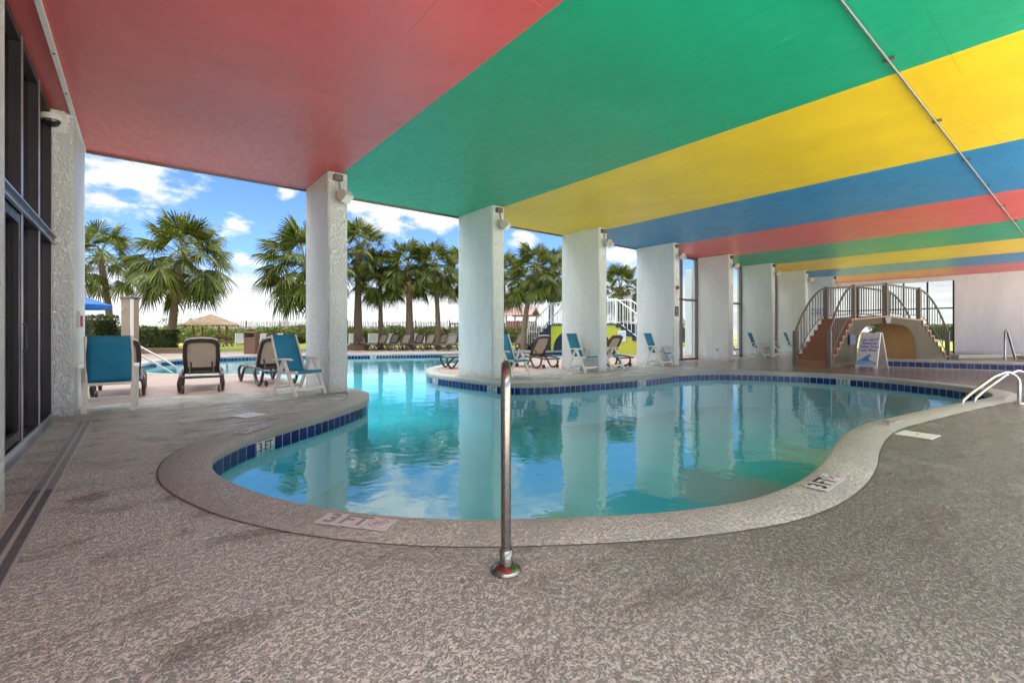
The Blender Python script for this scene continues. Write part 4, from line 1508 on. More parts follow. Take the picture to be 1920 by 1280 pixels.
# ================================================================== blue sling chairs
def make_chair():
    t = thing('sling_chair', 'x', 'chair', (0, 0, 0), 0, 'white framed blue sling chairs')
    w = 0.30
    for s_ in (-1, 1):
        x = s_ * w
        b = MB(); b.bar((x, 0.02, 0.63), (x, 0.37, 0.0), 0.035, 0.055, up=(1, 0, 0)); b.build('leg', M['resin'], t)
        b = MB(); b.bar((x - s_ * 0.037, -0.03, 0.63), (x - s_ * 0.037, -0.36, 0.0), 0.035, 0.055, up=(1, 0, 0)); b.build('leg', M['resin'], t)
        b = MB()
        arm = [(-0.27, 0.655), (-0.1, 0.668), (0.1, 0.662), (0.2, 0.64)]
        b.prism([(x - 0.034, y, z) for y, z in [(-0.25, 0.645), (-0.05, 0.668), (0.13, 0.668), (0.23, 0.655), (0.25, 0.635), (0.1, 0.635), (-0.05, 0.637), (-0.25, 0.62)]], (0.068, 0, 0))
        b.build('armrest', M['resin'], t)
    b = MB(); b.bar((-w, 0.31, 0.13), (w, 0.31, 0.13), 0.05, 0.03, up=(0, 1, 0)); b.build('stretcher', M['resin'], t)
    b = MB(); b.bar((-w + 0.02, -0.295, 0.13), (w - 0.02, -0.295, 0.13), 0.05, 0.03, up=(0, 1, 0)); b.build('stretcher', M['resin'], t)
    b = MB()
    for s_ in (-1, 1):
        b.bar((s_ * 0.262, -0.20, 0.40), (s_ * 0.262, 0.33, 0.425), 0.03, 0.05)
        b.tube([(s_ * 0.255, -0.17, 0.40), (s_ * 0.252, -0.28, 0.70), (s_ * 0.245, -0.43, 1.08)], 0.018, 8)
    b.bar((-0.255, 0.315, 0.405), (0.255, 0.315, 0.405), 0.05, 0.04)
    b.bar((-0.255, -0.19, 0.395), (0.255, -0.19, 0.395), 0.04, 0.04)
    b.build('seat_frame', M['resin'], t)
    b = MB()
    rows = []
    pr = [(-0.19, 0.43), (-0.05, 0.41), (0.12, 0.415), (0.27, 0.445), (0.335, 0.445), (0.355, 0.425), (0.345, 0.395), (0.325, 0.39)]
    for y, z in pr:
        rows.append([Vector((-0.245 + 0.49 * k / 6, y, z - 0.012 * math.sin(math.pi * k / 6) * (1 if -0.1 < y < 0.3 else 0))) for k in range(7)])
    b.sheet(rows)
    b.build('seat', M['bluesling'], t)
    b = MB()
    rows = []
    for q in range(9):
        f = q / 8
        y = -0.17 - 0.26 * f - 0.02 * math.sin(math.pi * f)
        z = 0.405 + 0.68 * f
        rows.append([Vector((-0.246 + 0.492 * k / 6, y - 0.012 * math.sin(math.pi * k / 6), z)) for k in range(7)])
    b.sheet(rows)
    bk = b.build('backrest', M['bluesling'], t)
    so = bk.modifiers.new('solid', 'SOLIDIFY'); so.thickness = 0.004
    return t


ch = make_chair()
CH = [((-0.34, 9.08), (0.0, 1.0), 'blue sling chair seen from behind beside the left pier'),
      ((2.27, 9.15), (0.36, -0.93), 'blue sling chair in front of the column between red and green stripes'),
      ((7.36, 9.26), (0.05, -1.0), 'blue sling chair half hidden behind the steel post and green striped column'),
      ((9.98, 9.28), (0.05, -1.0), 'blue sling chair against the column between yellow and blue stripes'),
      ((11.22, 9.36), (0.05, -1.0), 'blue sling chair peeking past the column, a lounger behind its seat'),
      ((13.68, 9.27), (0.05, -1.0), 'blue sling chair against the column that carries the alarm horn'),
      ((18.8, 9.45), (0.05, -1.0), 'blue sling chair mostly hidden behind the outlet column'),
      ((21.20, 9.27), (0.05, -1.0), 'white armed blue chair in full view near the bridge stairs'),
      ((22.55, 9.40), (0.05, -1.0), 'blue chair with only its seat showing past a far column'),
      ((24.95, 9.27), (0.05, -1.0), 'blue chair just left of the foot of the bridge stairs')]
for k, (c, d, lab) in enumerate(CH):
    if k == 0:
        ch.location = (*c, 0.002); ch.rotation_euler = (0, 0, face(d)); ch['label'] = lab
    else:
        dup(ch, (*c, 0.002), face(d), lab)


# ================================================================== brown loungers
def make_lounger(name='sun_lounger', back=R(58)):
    t = thing(name, 'x', 'lounger', (0, 0, 0), 0, 'brown resin sun loungers')
    hw = 0.31

    def sm(pts, k=5):
        P_ = [Vector(p) for p in pts]
        o_ = []
        for i in range(len(P_) - 1):
            p0 = P_[max(i - 1, 0)]; p1 = P_[i]; p2 = P_[i + 1]; p3 = P_[min(i + 2, len(P_) - 1)]
            for q in range(k):
                u = q / k
                o_.append(0.5 * ((2 * p1) + (-p0 + p2) * u + (2 * p0 - 5 * p1 + 4 * p2 - p3) * u * u + (-p0 + 3 * p1 - 3 * p2 + p3) * u ** 3))
        o_.append(P_[-1])
        return o_
    fr = MB()
    for s_ in (-1, 1):
        x = s_ * hw
        fr.tube(sm([(x, -0.90, 0.30), (x, -0.5, 0.345), (x, 0.2, 0.355), (x, 0.82, 0.355), (x, 0.94, 0.345)]), 0.027, 8, flat=1.0)
    fr.tube([(-hw, 0.93, 0.345), (hw, 0.93, 0.345)], 0.026, 8)
    fr.tube([(-hw, -0.12, 0.33), (hw, -0.12, 0.33)], 0.024, 8)
    fr.tube([(-hw, -0.88, 0.30), (hw, -0.88, 0.30)], 0.024, 8)
    fr.build('bed_frame', M['brown'], t)
    for s_ in (-1, 1):
        x = s_ * (hw + 0.035)
        b = MB()
        b.tube(sm([(x - s_ * 0.03, 0.93, 0.345), (x, 0.965, 0.25), (x, 0.90, 0.10), (x, 0.83, 0.025), (x, 0.76, 0.05), (x, 0.62, 0.22), (x, 0.48, 0.32), (x - s_ * 0.03, 0.33, 0.355)]), 0.031, 8)
        b.build('leg', M['brown'], t)
        b = MB()
        b.tube(sm([(x - s_ * 0.03, -0.10, 0.34), (x, -0.22, 0.29), (x, -0.33, 0.14), (x, -0.44, 0.035), (x, -0.58, 0.03), (x, -0.71, 0.10), (x, -0.76, 0.20), (x - s_ * 0.03, -0.74, 0.32)]), 0.031, 8)
        b.build('leg', M['brown'], t)
        b = MB()
        b.lathe([(0.055, -0.02), (0.07, -0.012), (0.07, 0.012), (0.055, 0.02)], (0, 0, 0), 16)
        wl = b.build('wheel', M['brown'], t); wl.rotation_euler = (0, R(90), 0); wl.location = (s_ * (hw - 0.03), -0.80, 0.072)
    b = MB()
    rows = []
    for k in range(9):
        y = -0.12 + 1.03 * k / 8
        rows.append([Vector((-0.285 + 0.57 * q / 6, y, 0.372 - 0.02 * math.sin(math.pi * q / 6))) for q in range(7)])
    b.sheet(rows)
    b.build('seat_sling', M['taupe'], t)
    # raised back with a thick frame
    L_ = 0.76
    dy, dz = -math.cos(back), math.sin(back)
    o_ = Vector((0, -0.13, 0.37))
    nrm = Vector((0, dz, -dy))

    def bp(x, v, n_=0.0):
        return o_ + Vector((x, 0, 0)) + Vector((0, dy, dz)) * v + nrm * n_
    b = MB()
    bw = 0.31
    outl = [(-bw + 0.02, 0), (-bw, 0.35), (-bw + 0.015, 0.62), (-bw + 0.05, 0.72), (-bw + 0.13, L_), (0, L_ + 0.012), (bw - 0.13, L_), (bw - 0.05, 0.72), (bw - 0.015, 0.62), (bw, 0.35), (bw - 0.02, 0)]
    inn = [(-bw + 0.085, 0.08), (-bw + 0.07, 0.35), (-bw + 0.08, 0.58), (-bw + 0.10, 0.64), (-bw + 0.15, 0.665), (0, 0.675), (bw - 0.15, 0.665), (bw - 0.10, 0.64), (bw - 0.08, 0.58), (bw - 0.07, 0.35), (bw - 0.085, 0.08)]
    th = 0.028
    n_o = len(outl)
    vs = []
    for dd in (-th, th):
        vs += [bp(x, v, dd) for x, v in outl] + [bp(x, v, dd) for x, v in inn]
    fs = []
    K = 2 * n_o
    for i in range(n_o):
        j = (i + 1) % n_o
        fs += [(i, j, n_o + j, n_o + i), (K + i, K + n_o + i, K + n_o + j, K + j), (i, K + i, K + j, j), (n_o + i, n_o + j, K + n_o + j, K + n_o + i)]
    b.add(vs, fs)
    bf = b.build('back_frame', M['brown'], t)
    b = MB()
    b.add([bp(x, v, 0.0) for x, v in inn], [tuple(range(n_o))])
    b.build('back_sling', M['taupe'], t)
    for s_ in (-1, 1):
        b = MB(); b.tube([bp(s_ * 0.17, 0.22, -0.03), Vector((s_ * 0.19, -0.45, 0.33))], 0.016, 6); b.build('back_prop', M['brown'], t)
    return t


lg = make_lounger()
VD = Vector((math.sin(AZ), math.cos(AZ)))


def far_pt(px, d):
    q = D(px, d); return (q.x, q.y)


towards = lambda px: tuple(-x for x in D(px, 1.0).to_2d().normalized())
LG = [((-0.28, 11.35), (0.02, 1.0), 'brown lounger hidden behind the left blue chair'),
      ((0.98, 11.28), (0.10, 1.0), 'brown lounger seen squarely from behind on the pavers'),
      ((2.25, 11.60), (-0.10, 0.99), 'brown lounger behind the blue chair at the first free column'),
      ((8.35, 12.50), (-0.96, 0.25), 'brown lounger whose foot loop shows on the peninsula tip'),
      ((9.35, 12.60), (0.05, 1.0), 'brown lounger seen from behind beyond the steel post'),
      ((9.98, 11.40), (0.03, 1.0), 'brown lounger at an angle left of the yellow striped column'),
      ((12.2, 10.32), (0.0, 1.0), 'brown lounger tilted before the yellow outdoor stair'),
      (far_pt(510, 26.3), towards(510), 'brown lounger beside the brown litter bin across the pool'),
      (far_pt(684, 29.6), (0.55, -0.83), 'brown lounger beside the palm in the brick ring'),
      (far_pt(712, 28.3), towards(690), 'brown lounger facing us right of the ringed palm'),
      (far_pt(734, 29.6), towards(720), 'far lounger set back between the second and third facing ones'),
      (far_pt(756, 28.3), towards(735), 'brown lounger facing us before the thickest booted palm'),
      (far_pt(781, 29.6), towards(765), 'far lounger set back right of the thick palm'),
      (far_pt(801, 28.2), towards(780), 'brown lounger facing us before the leaning slim palm'),
      (far_pt(826, 29.6), towards(810), 'far lounger set back beside the mint column edge'),
      (far_pt(843, 28.2), towards(820), 'last facing lounger of the far row at the mint column'),
      (far_pt(972, 29.0), towards(960), 'far brown lounger in line behind the one beyond the post'),
      (far_pt(1000, 29.5), towards(980), 'far lounger at the foot of the leaning palm')]
rl = random.Random(4)
for k, (c, d, lab) in enumerate(LG):
    if k >= 9:
        a_ = R(-34 + rl.uniform(-7, 7)); d = (d[0] * math.cos(a_) + d[1] * math.sin(a_) * -1, d[0] * math.sin(a_) + d[1] * math.cos(a_))
    if k == 0:
        lg.location = (*c, 0.003); lg.rotation_euler = (0, 0, face(d)); lg['label'] = lab
    else:
        dup(lg, (*c, 0.003), face(d), lab)


# white slatted chaises on the lawn edge
def make_white():
    t = thing('slatted_lounge', 'x', 'lounger', (0, 0, 0), 0, 'white slatted lounge chairs on the lawn')
    b = MB()
    for s_ in (-1, 1):
        b.tube([(s_ * 0.33, 0.55, 0.38), (s_ * 0.33, -0.15, 0.38), (s_ * 0.33, -0.48, 1.02)], 0.02, 6)
    b.build('frame', M['whitemetal'], t)
    b = MB()
    for k in range(11):
        b.box((0, 0.52 - k * 0.062, 0.40), (0.64, 0.045, 0.012))
    b.build('seat_slats', M['white'], t)
    b = MB()
    for k in range(11):
        f = (k + 0.5) / 11
        b.box((0, -0.15 - 0.33 * f + 0.02, 0.40 + 0.62 * f), (0.64, 0.012, 0.046))
    b.build('back_slats', M['white'], t)
    for s_ in (-1, 1):
        for y in (0.48, -0.30):
            b = MB(); b.tube([(s_ * 0.33, y, 0.38), (s_ * 0.33, y + 0.05 * (1 if y > 0 else -1), 0.0)], 0.018, 6); b.build('leg', M['whitemetal'], t)
    return t


wh = make_white()
WHL = [(452, 31.0, 'white slatted lounge left of the brown litter bin'), (497, 31.0, 'white slatted lounge right of the brown litter bin'), (520, 31.3, 'white slatted lounge behind the blue chair back across the pool'), (664, 31.5, 'white slatted lounge left of the ringed palm'), (700, 31.8, 'white slatted lounge between ringed palm and slim straight palm'), (731, 31.8, 'white slatted lounge right of the slim straight palm'), (787, 31.8, 'white slatted lounge right of the thick booted palm'), (828, 31.8, 'white slatted lounge at the edge of the mint column')]
for k, (px, d, lab) in enumerate(WHL):
    c = far_pt(px, d)
    if k == 0:
        wh.location = (*c, 0); wh.rotation_euler = (0, 0, face(towards(px))); wh['label'] = lab
    else:
        dup(wh, (*c, 0), face(towards(px)), lab)


# ================================================================== palms
def fan_leaf(mb, base, dirv, plen, blen, droop, rnd, mat_leaf=0, mat_stem=1, nseg=30):
    dirv = dirv.normalized()
    up = Vector((0, 0, 1))
    side = dirv.cross(up)
    side = side.normalized() if side.length > 0.05 else Vector((1, 0, 0))
    nrm = side.cross(dirv).normalized()
    pts = []
    for k in range(5):
        f = k / 4
        pts.append(base + dirv * plen * f - up * (droop * plen * f * f))
    mb.tube(pts, [0.028, 0.022, 0.018, 0.015, 0.012], 4, mat_stem, cap=False)
    tip = pts[-1]
    d2 = (pts[-1] - pts[-2]).normalized()
    s2 = d2.cross(up)
    s2 = s2.normalized() if s2.length > 0.05 else side
    n2_ = s2.cross(d2).normalized()
    tw = rnd.uniform(-0.5, 0.5)
    s2, n2_ = s2 * math.cos(tw) + n2_ * math.sin(tw), n2_ * math.cos(tw) - s2 * math.sin(tw)
    for k in range(nseg):
        a = R(-118 + 236 * k / (nseg - 1)) + rnd.uniform(-0.03, 0.03)
        ln = blen * (0.62 + 0.38 * math.cos(a * 0.62)) * rnd.uniform(0.9, 1.06)
        dd = d2 * math.cos(a) + s2 * math.sin(a)
        # costapalmate fold: the sides bend downwards
        dd = (dd - n2_ * 0.35 * abs(math.sin(a)) - n2_ * 0.10).normalized()
        wv_ = dd.cross(n2_).normalized()
        w0 = 0.5 * ln * 2 * math.pi * 236 / 360 / nseg * 0.50
        p0 = tip
        p1 = tip + dd * ln * 0.52
        dr = up * (-ln * 0.07 * rnd.uniform(0.2, 1.8) * (1 + droop * 2.0))
        p2 = tip + dd * ln * 0.82 + dr * 0.5
        p3 = tip + dd * ln * 0.97 + dr * 1.7
        f = n2_ * 0.016
        mb.add([p0, p1 - wv_ * w0 + f, p1 + wv_ * w0 - f, p2 - wv_ * w0 * 0.62, p2 + wv_ * w0 * 0.62, p3], [(0, 1, 2), (1, 3, 4, 2), (3, 5, 4)], mat_leaf)


def make_palm_mesh(seed, h, lean, crown_r, boots, nleaf=46, trunk_r=0.19):
    rnd = random.Random(seed)
    tb = MB()
    n_ = 22
    pts, rr = [], []
    for k in range(n_ + 1):
        f = k / n_
        pts.append(Vector((lean[0] * f * f, lean[1] * f * f, -0.05 + (h + 0.05) * f)))
        r = trunk_r * (1.22 - 0.42 * min(1, f * 1.6)) * rnd.uniform(0.95, 1.05)
        if k == 0: r *= 1.18
        if f > 0.8: r *= 1.0 + (f - 0.8) * 1.2
        rr.append(r)
    tb.tube(pts, rr, 14, 0)
    top = pts[-1]
    # boots: old leaf bases around the upper trunk
    nb2 = int(boots * 46)
    for k in range(nb2):
        f = 1 - boots * k / nb2
        c = Vector((lean[0] * f * f, lean[1] * f * f, h * f))
        a = k * 2.399963
        o_ = Vector((math.cos(a), math.sin(a), 0))
        r0 = trunk_r * (0.85 + 0.1 * rnd.random())
        ln = rnd.uniform(0.16, 0.34) * (1.4 if rnd.random() < 0.12 else 1)
        q = c + o_ * r0
        e = q + o_ * ln * rnd.uniform(0.35, 0.8) + Vector((0, 0, ln * rnd.uniform(0.2, 0.9) * (1 if rnd.random() < 0.8 else -0.8)))
        s_ = Vector((-o_.y, o_.x, 0)) * rnd.uniform(0.05, 0.085)
        tb.add([q - s_ + Vector((0, 0, -0.10)), q + s_ + Vector((0, 0, -0.10)), e + s_ * 0.5, e - s_ * 0.5, q - s_ + o_ * 0.02 + Vector((0, 0, 0.05)), q + s_ + o_ * 0.02 + Vector((0, 0, 0.05))], [(0, 1, 2, 3), (4, 3, 2, 5), (0, 3, 4), (1, 5, 2)], 1)
    cb = MB()
    nleaf = int(nleaf * 1.12)
    for k in range(nleaf):
        f = (k + 0.5) / nleaf
        el = R(82 - 122 * f ** 0.95) + rnd.uniform(-0.12, 0.12)
        a = k * 2.399963 + rnd.uniform(-0.25, 0.25)
        d = Vector((math.cos(a) * math.cos(el), math.sin(a) * math.cos(el), math.sin(el)))
        pl = crown_r * rnd.uniform(0.44, 0.64)
        bl = crown_r * rnd.uniform(0.36, 0.46)
        dead = f > 0.97 or (f > 0.8 and rnd.random() < 0.06)
        if dead: bl *= 0.7; pl *= 0.75
        fan_leaf(cb, top + Vector((0, 0, -0.25 * f)) + d * 0.06, d, pl, bl, 0.18 + 0.30 * f, rnd, 2 if dead else 0, 1)
    return tb, cb


def palm(px, d, ptop, crown_r, seed, boots, label, lean_px=0.0, base=None, nleaf=46, tr=0.19):
    b0 = D(px, d) if base is None else base
    h = CAMH + (HOR - ptop) / F_PX * d
    rv = Vector((math.cos(AZ), -math.sin(AZ)))
    ln = rv * (lean_px / F_PX * d)
    t = thing('palm_tree', label, 'palm tree', (b0.x, b0.y, 0), 0, 'cabbage palms along the beach side')
    tb, cb = make_palm_mesh(seed, h, (ln.x, ln.y), crown_r, boots, nleaf, tr)
    tb.build('trunk', [M['trunk'], M['boot']], t)
    cb.build('crown', [M['frond'], M['petiole'], M['deadfrond']], t, fixn=False)
    return t


palm(208, 29, 480, 2.9, 1, 0.16, 'leftmost palm with a brown booted neck behind the blue chair', -22, nleaf=40, tr=0.20)
palm(322, 28, 478, 3.35, 2, 0.10, 'broad full palm with a leaning trunk beside the thatched hut', 22, nleaf=58, tr=0.22)
palm(600, 27, 490, 3.3, 3, 0.12, 'palm whose crown droops out from behind the first free column', -28, nleaf=54)
palm(671, 29.7, 462, 2.5, 4, 0.34, 'tall palm rising from the round brick ring', 2, tr=0.24)
palm(714, 30.5, 512, 2.3, 5, 0.10, 'slim straight palm between the ringed palm and the thick one', -2, nleaf=40, tr=0.15)
palm(768, 30.0, 500, 2.35, 6, 0.30, 'thick palm with shaggy boots in the middle of the lounger row', -2, tr=0.23)
palm(822, 30.0, 498, 2.3, 7, 0.20, 'slender palm curving left of the mint column', -8, tr=0.17)
palm(940, 31.0, 520, 2.5, 8, 0.12, 'palm with its crown fringing the shaded side of the mint column', 4)
palm(981, 28.5, 502, 2.2, 9, 0.14, 'palm with a curved leaning trunk before the wooden lookout', 26, nleaf=44, tr=0.17)
palm(1033, 30.5, 512, 2.3, 10, 0.16, 'palm standing behind the white outdoor stair rail', 4, tr=0.18)
palm(1163, 29.5, 540, 2.1, 11, 0.15, 'low palm showing above the white platform railing', 0, nleaf=40)
palm(870, 33.0, 505, 2.3, 12, 0.15, 'palm hidden for the most part by the mint column', 0, nleaf=36)
# brick ring around the fourth palm
c = D(671, 29.7)
t = thing('planter_ring', 'round brick planter ring at the foot of the tall palm', 'planter', (c.x, c.y, 0))
b = MB(); b.lathe([(0.68, 0), (0.68, 0.27), (0.66, 0.29), (0.46, 0.29), (0.44, 0.2), (0.0, 0.2)], (0, 0, 0), 28, smooth=False); b.build('ring', M['brickring'], t)


# ================================================================== hedges, shrubs
def leaf_box(n, cx, cy, cz, sx_, sy_, sz_, size, rnd, rough=0.12, round_=0.0):
    mb = MB()
    for _ in range(n):
        # points near the surface of a rounded box
        u = Vector((rnd.uniform(-1, 1), rnd.uniform(-1, 1), rnd.uniform(-1, 1)))
        ax_ = rnd.randrange(3)
        if round_ > 0:
            u = u.normalized() * rnd.uniform(0.75, 1.0)
        else:
            u[ax_] = math.copysign(rnd.uniform(0.86, 1.0), u[ax_])
        bumpy = 1 + rough * (math.sin(u.x * 5.1 + cx) * math.cos(u.y * 6.3 + cy) + 0.6 * math.sin(u.z * 7 + u.x * 9))
        p = Vector((cx + u.x * sx_ / 2 * bumpy, cy + u.y * sy_ / 2 * bumpy, cz + u.z * sz_ / 2 * bumpy))
        if p.z < 0.0: p.z = rnd.uniform(0, 0.2)
        d = Vector((rnd.gauss(0, 1), rnd.gauss(0, 1), rnd.gauss(0.4, 0.8))).normalized()
        s_ = d.cross(Vector((rnd.gauss(0, 1), rnd.gauss(0, 1), rnd.gauss(0, 1)))).normalized()
        l = size * rnd.uniform(0.6, 1.3)
        mb.add([p - s_ * l * 0.32, p + d * l * 0.5 - s_ * 0.0 - s_ * l * 0.1, p + s_ * l * 0.32, p - d * l * 0.5], [(0, 1, 2, 3)])
    return mb


def hedge(px, d, w, dep, h, n, size, label, mat='hedge', rotz=None, core=True, round_=0.0):
    c = D(px, d)
    t = thing('hedge', label, 'hedge', (c.x, c.y, 0), -AZ if rotz is None else rotz)
    rnd = random.Random(int(px * 13 + d))
    if core:
        b = MB()
        if round_ > 0:
            b.lathe([(0.02, 0.05), (w * 0.36, 0.08), (w * 0.40, h * 0.45), (w * 0.30, h * 0.75), (0.02, h * 0.86)], (0, 0, 0), 12)
        else:
            b.box((0, 0, h * 0.45), (w * 0.9, dep * 0.88, h * 0.88), None, 0, 0.12)
        b.build('inner_branches', M['hedgecore'], t)
    leaf_box(n, 0, 0, h / 2, w, dep, h, size, rnd, 0.06, round_).build('foliage', M[mat], t, fixn=False)
    return t


hedge(150, 25.5, 3.2, 1.6, 2.0, 7000, 0.11, 'tall dark hedge beside the left pier under the blue umbrella')
hedge(286, 27.5, 2.4, 1.3, 1.22, 7000, 0.09, 'trimmed dark box hedge between shower tower and broad palm')
hedge(238, 31, 3.2, 1.5, 1.45, 5000, 0.10, 'second dark hedge behind the tan shower tower')


def shrub(px, d, w, h, n, size, label, mat='shrub', z=0.0):
    c = D(px, d)
    t = thing('shrub', label, 'shrub', (c.x, c.y, z), random.uniform(0, 6), 'dune shrubs behind the lawn')
    rnd = random.Random(int(px * 7 + d))
    b = MB()
    for k in range(5):
        a = k * 1.26
        b.tube([(0, 0, -0.1), (math.cos(a) * w * 0.15, math.sin(a) * w * 0.15, h * 0.4), (math.cos(a) * w * 0.3, math.sin(a) * w * 0.3, h * 0.7)], [0.04, 0.03, 0.015], 5)
    b.build('stems', M['trunk'], t)
    mb = MB()
    cl = [(rnd.uniform(-0.4, 0.4) * w, rnd.uniform(-0.4, 0.4) * w, rnd.uniform(0.25, 0.8) * h) for _ in range(14)]
    for cx, cy, cz in cl:
        q = leaf_box(n // 14, cx, cy, cz, w * 0.42, w * 0.42, h * 0.42, size, rnd, 0.1, 1.0)
        mb.add(q.v, q.f)
    mb.build('foliage', M[mat], t, fixn=False)


SH = [(478, 43.5, 2.2, 1.3, 'small bush behind the brown litter bin'), (512, 44.2, 3.0, 1.75, 'rounded bush along the sand fence near the far lounger'), (566, 43.6, 2.6, 1.45, 'low bush touching the first free column on the left'), (655, 43.8, 3.0, 1.65, 'bush showing left of the ringed palm trunk'), (682, 44.3, 2.4, 1.35, 'low bush right of the ringed palm trunk'), (740, 43.6, 3.2, 1.8, 'rounded bush left of the thick booted palm'), (790, 44.0, 2.6, 1.4, 'low bush right of the thick booted palm'), (812, 43.7, 3.0, 1.75, 'bush behind the slender curving palm'), (955, 44, 3.0, 1.6, 'bush at the shaded edge of the mint column by the lookout'), (215, 44, 4.0, 1.75, 'yellow green dune bush left of the shower tower'), (262, 46, 5.0, 1.85, 'green dune bush right of the shower tower'), (300, 44, 4.0, 1.9, 'green bush between box hedge and broad palm'), (352, 47, 4.5, 2.6, 'tall bright bush behind the left corner of the thatched hut'), (385, 45, 3.5, 1.6, 'bush seen under the thatched roof'), (425, 44, 3.5, 1.5, 'bush at the right posts of the thatched hut'), (455, 43, 3.0, 1.5, 'bush behind the left white slatted lounge'), (548, 44, 3.6, 1.9, 'round bush beside the sand fence and first free column'), (700, 46, 3.5, 1.5, 'bush behind the slim straight palm'), (835, 45, 3.0, 1.5, 'bush at the right end of the lounger row'), (985, 40, 2.0, 1.1, 'low bush under the wooden lookout'), (1275, 40, 4.0, 2.6, 'tall bush seen through the narrow window bay')]
for px, d, w, h, lab in SH:
    shrub(px, d, w, h, 2200, 0.16, lab)
hedge(1750, 52, 16.0, 3, 1.9, 6000, 0.26, 'long green hedge outside the far end window', 'shrub', R(90) - AZ + R(0))


# feathery young palms at the dune edge
def palmetto(px, d, h, label):
    c = D(px, d)
    t = thing('palmetto', label, 'plant', (c.x, c.y, 0.0), 0, 'young palms at the dune edge')
    rnd = random.Random(int(px * 3))
    mb = MB()
    for k in range(26):
        a = k * 2.4; el = R(rnd.uniform(15, 80))
        d_ = Vector((math.cos(a) * math.cos(el), math.sin(a) * math.cos(el), math.sin(el)))
        pts = [Vector((0, 0, 0.3)) + d_ * h * f + Vector((0, 0, -h * 0.5 * f * f)) for f in (0, 0.25, 0.5, 0.75, 1.0)]
        for q in range(4):
            for j in range(5):
                f = j / 5
                p = pts[q].lerp(pts[q + 1], f)
                ax_ = (pts[q + 1] - pts[q]).normalized()
                s_ = ax_.cross(Vector((0, 0, 1))).normalized()
                for sg in (-1, 1):
                    e = p + (s_ * sg * 0.8 + ax_ * 0.6 - Vector((0, 0, 0.25))).normalized() * h * 0.28 * (1 - 0.5 * (q + f) / 4)
                    mb.add([p, p + ax_ * 0.045, e], [(0, 1, 2)])
    mb.build('fronds', M['shrub'], t, fixn=False)
    b = MB(); b.tube([(0, 0, -0.05), (0, 0, 0.2), (0, 0, 0.4)], [0.10, 0.09, 0.05], 8); b.build('stem', M['trunk'], t)


palmetto(692, 35, 2.0, 'feathery young palm between the ringed and slim palms')
palmetto(843, 34, 2.0, 'feathery young palm beside the mint column')
palmetto(470, 40, 2.3, 'feathery young palm above the brown litter bin')
palmetto(400, 42, 2.2, 'feathery young palm under the thatched roof')

# ================================================================== dunes, beach, sea
mb = MB()
rows = []
rnd = random.Random(3)
for i in range(22):
    d = 46 + i * 2.2
    row = []
    for j in range(90):
        px = -700 + j * 42
        f = min(1, i / 4) * min(1, (21 - i) / 5)
        q = D(px, d)
        z = 0.9 * f * (0.75 + 0.25 * math.sin(q.x * 0.31 + 1) * math.cos(q.y * 0.27)) + 0.12 * f * math.sin(q.x * 1.1 + q.y * 0.8)
        row.append(Vector((q.x, q.y, z - 0.02 if f > 0 else -0.05)))
    rows.append(row)
mb.sheet(rows)
tag(mb.build('dunes', M['sand']), kind='structure')
mb = MB()
c0, c1 = D(-4000, 100), D(5000, 100)
mb.add([D(-1600, 96, 0.012), D(3600, 96, 0.012), D(3600, 150, 0.012), D(-1600, 150, 0.012)], [(0, 1, 2, 3)])
tag(mb.build('beach', simple('beach_sand', (0.52, 0.45, 0.34), 0.9)), kind='structure')
mb = MB()
mb.add([D(-1600, 150, 0.02), D(3600, 150, 0.02), D(2800, 880, 0.02), D(-800, 880, 0.02)], [(0, 1, 2, 3)])
tag(mb.build('sea', M['sea']), kind='structure')
# sea oats
mb = MB()
rnd = random.Random(21)
for k in range(19000):
    px = rnd.uniform(120, 1320)
    d = rnd.uniform(45.5, 60)
    q = D(px, d)
    f = min(1, (d - 46) / 8.8)
    z0 = max(0, 0.8 * f - 0.1)
    h = rnd.uniform(0.6, 1.25) * (1.4 if rnd.random() < 0.10 else 1)
    ln = Vector((rnd.gauss(0, 0.22), rnd.gauss(0, 0.22), 1)) * h
    w = Vector((math.cos(AZ), -math.sin(AZ), 0)) * rnd.uniform(0.02, 0.05)
    p = Vector((q.x, q.y, z0))
    bend = Vector((ln.x, ln.y, 0)) * 0.6
    mb.add([p - w, p + w, p + ln * 0.6 + w * 0.7, p + ln * 0.6 - w * 0.7, p + ln + bend], [(0, 1, 2, 3), (3, 2, 4)])
tag(mb.build('dune_grass', M['dunegrass'], fixn=False), kind='stuff')

# sand fence
t = thing('sand_fence', 'weathered slat sand fence along the dune edge', 'fence', D(640, 45))
O = D(640, 45)
b = MB()
a_, e_ = D(436, 45.5) - O, D(1010, 45.0) - O
n_ = 190
for k in range(n_):
    p = a_.lerp(e_, k / n_)
    h = rnd.uniform(1.42, 1.62)
    b.box(p + Vector((0, 0, 0.72 + h / 2 - 0.15)), (0.045, 0.018, h), Matrix.Rotation(-AZ, 4, 'Z') @ Matrix.Rotation(rnd.uniform(-0.06, 0.06), 4, 'Y'))
b.build('slats', M['wood'], t)
b = MB()
for z in (0.9, 1.45, 1.95):
    b.tube([a_ + Vector((0, 0, z)), e_ + Vector((0, 0, z))], 0.008, 5)
b.build('wire', M['greypipe'], t)
for k in range(9):
    p = a_.lerp(e_, (k + 0.4) / 9)
    b = MB(); b.tube([p + Vector((0.03, 0.05, -0.05)), p + Vector((0.03, 0.05, 2.25))], 0.05, 8); b.build('post', M['wood'], t)

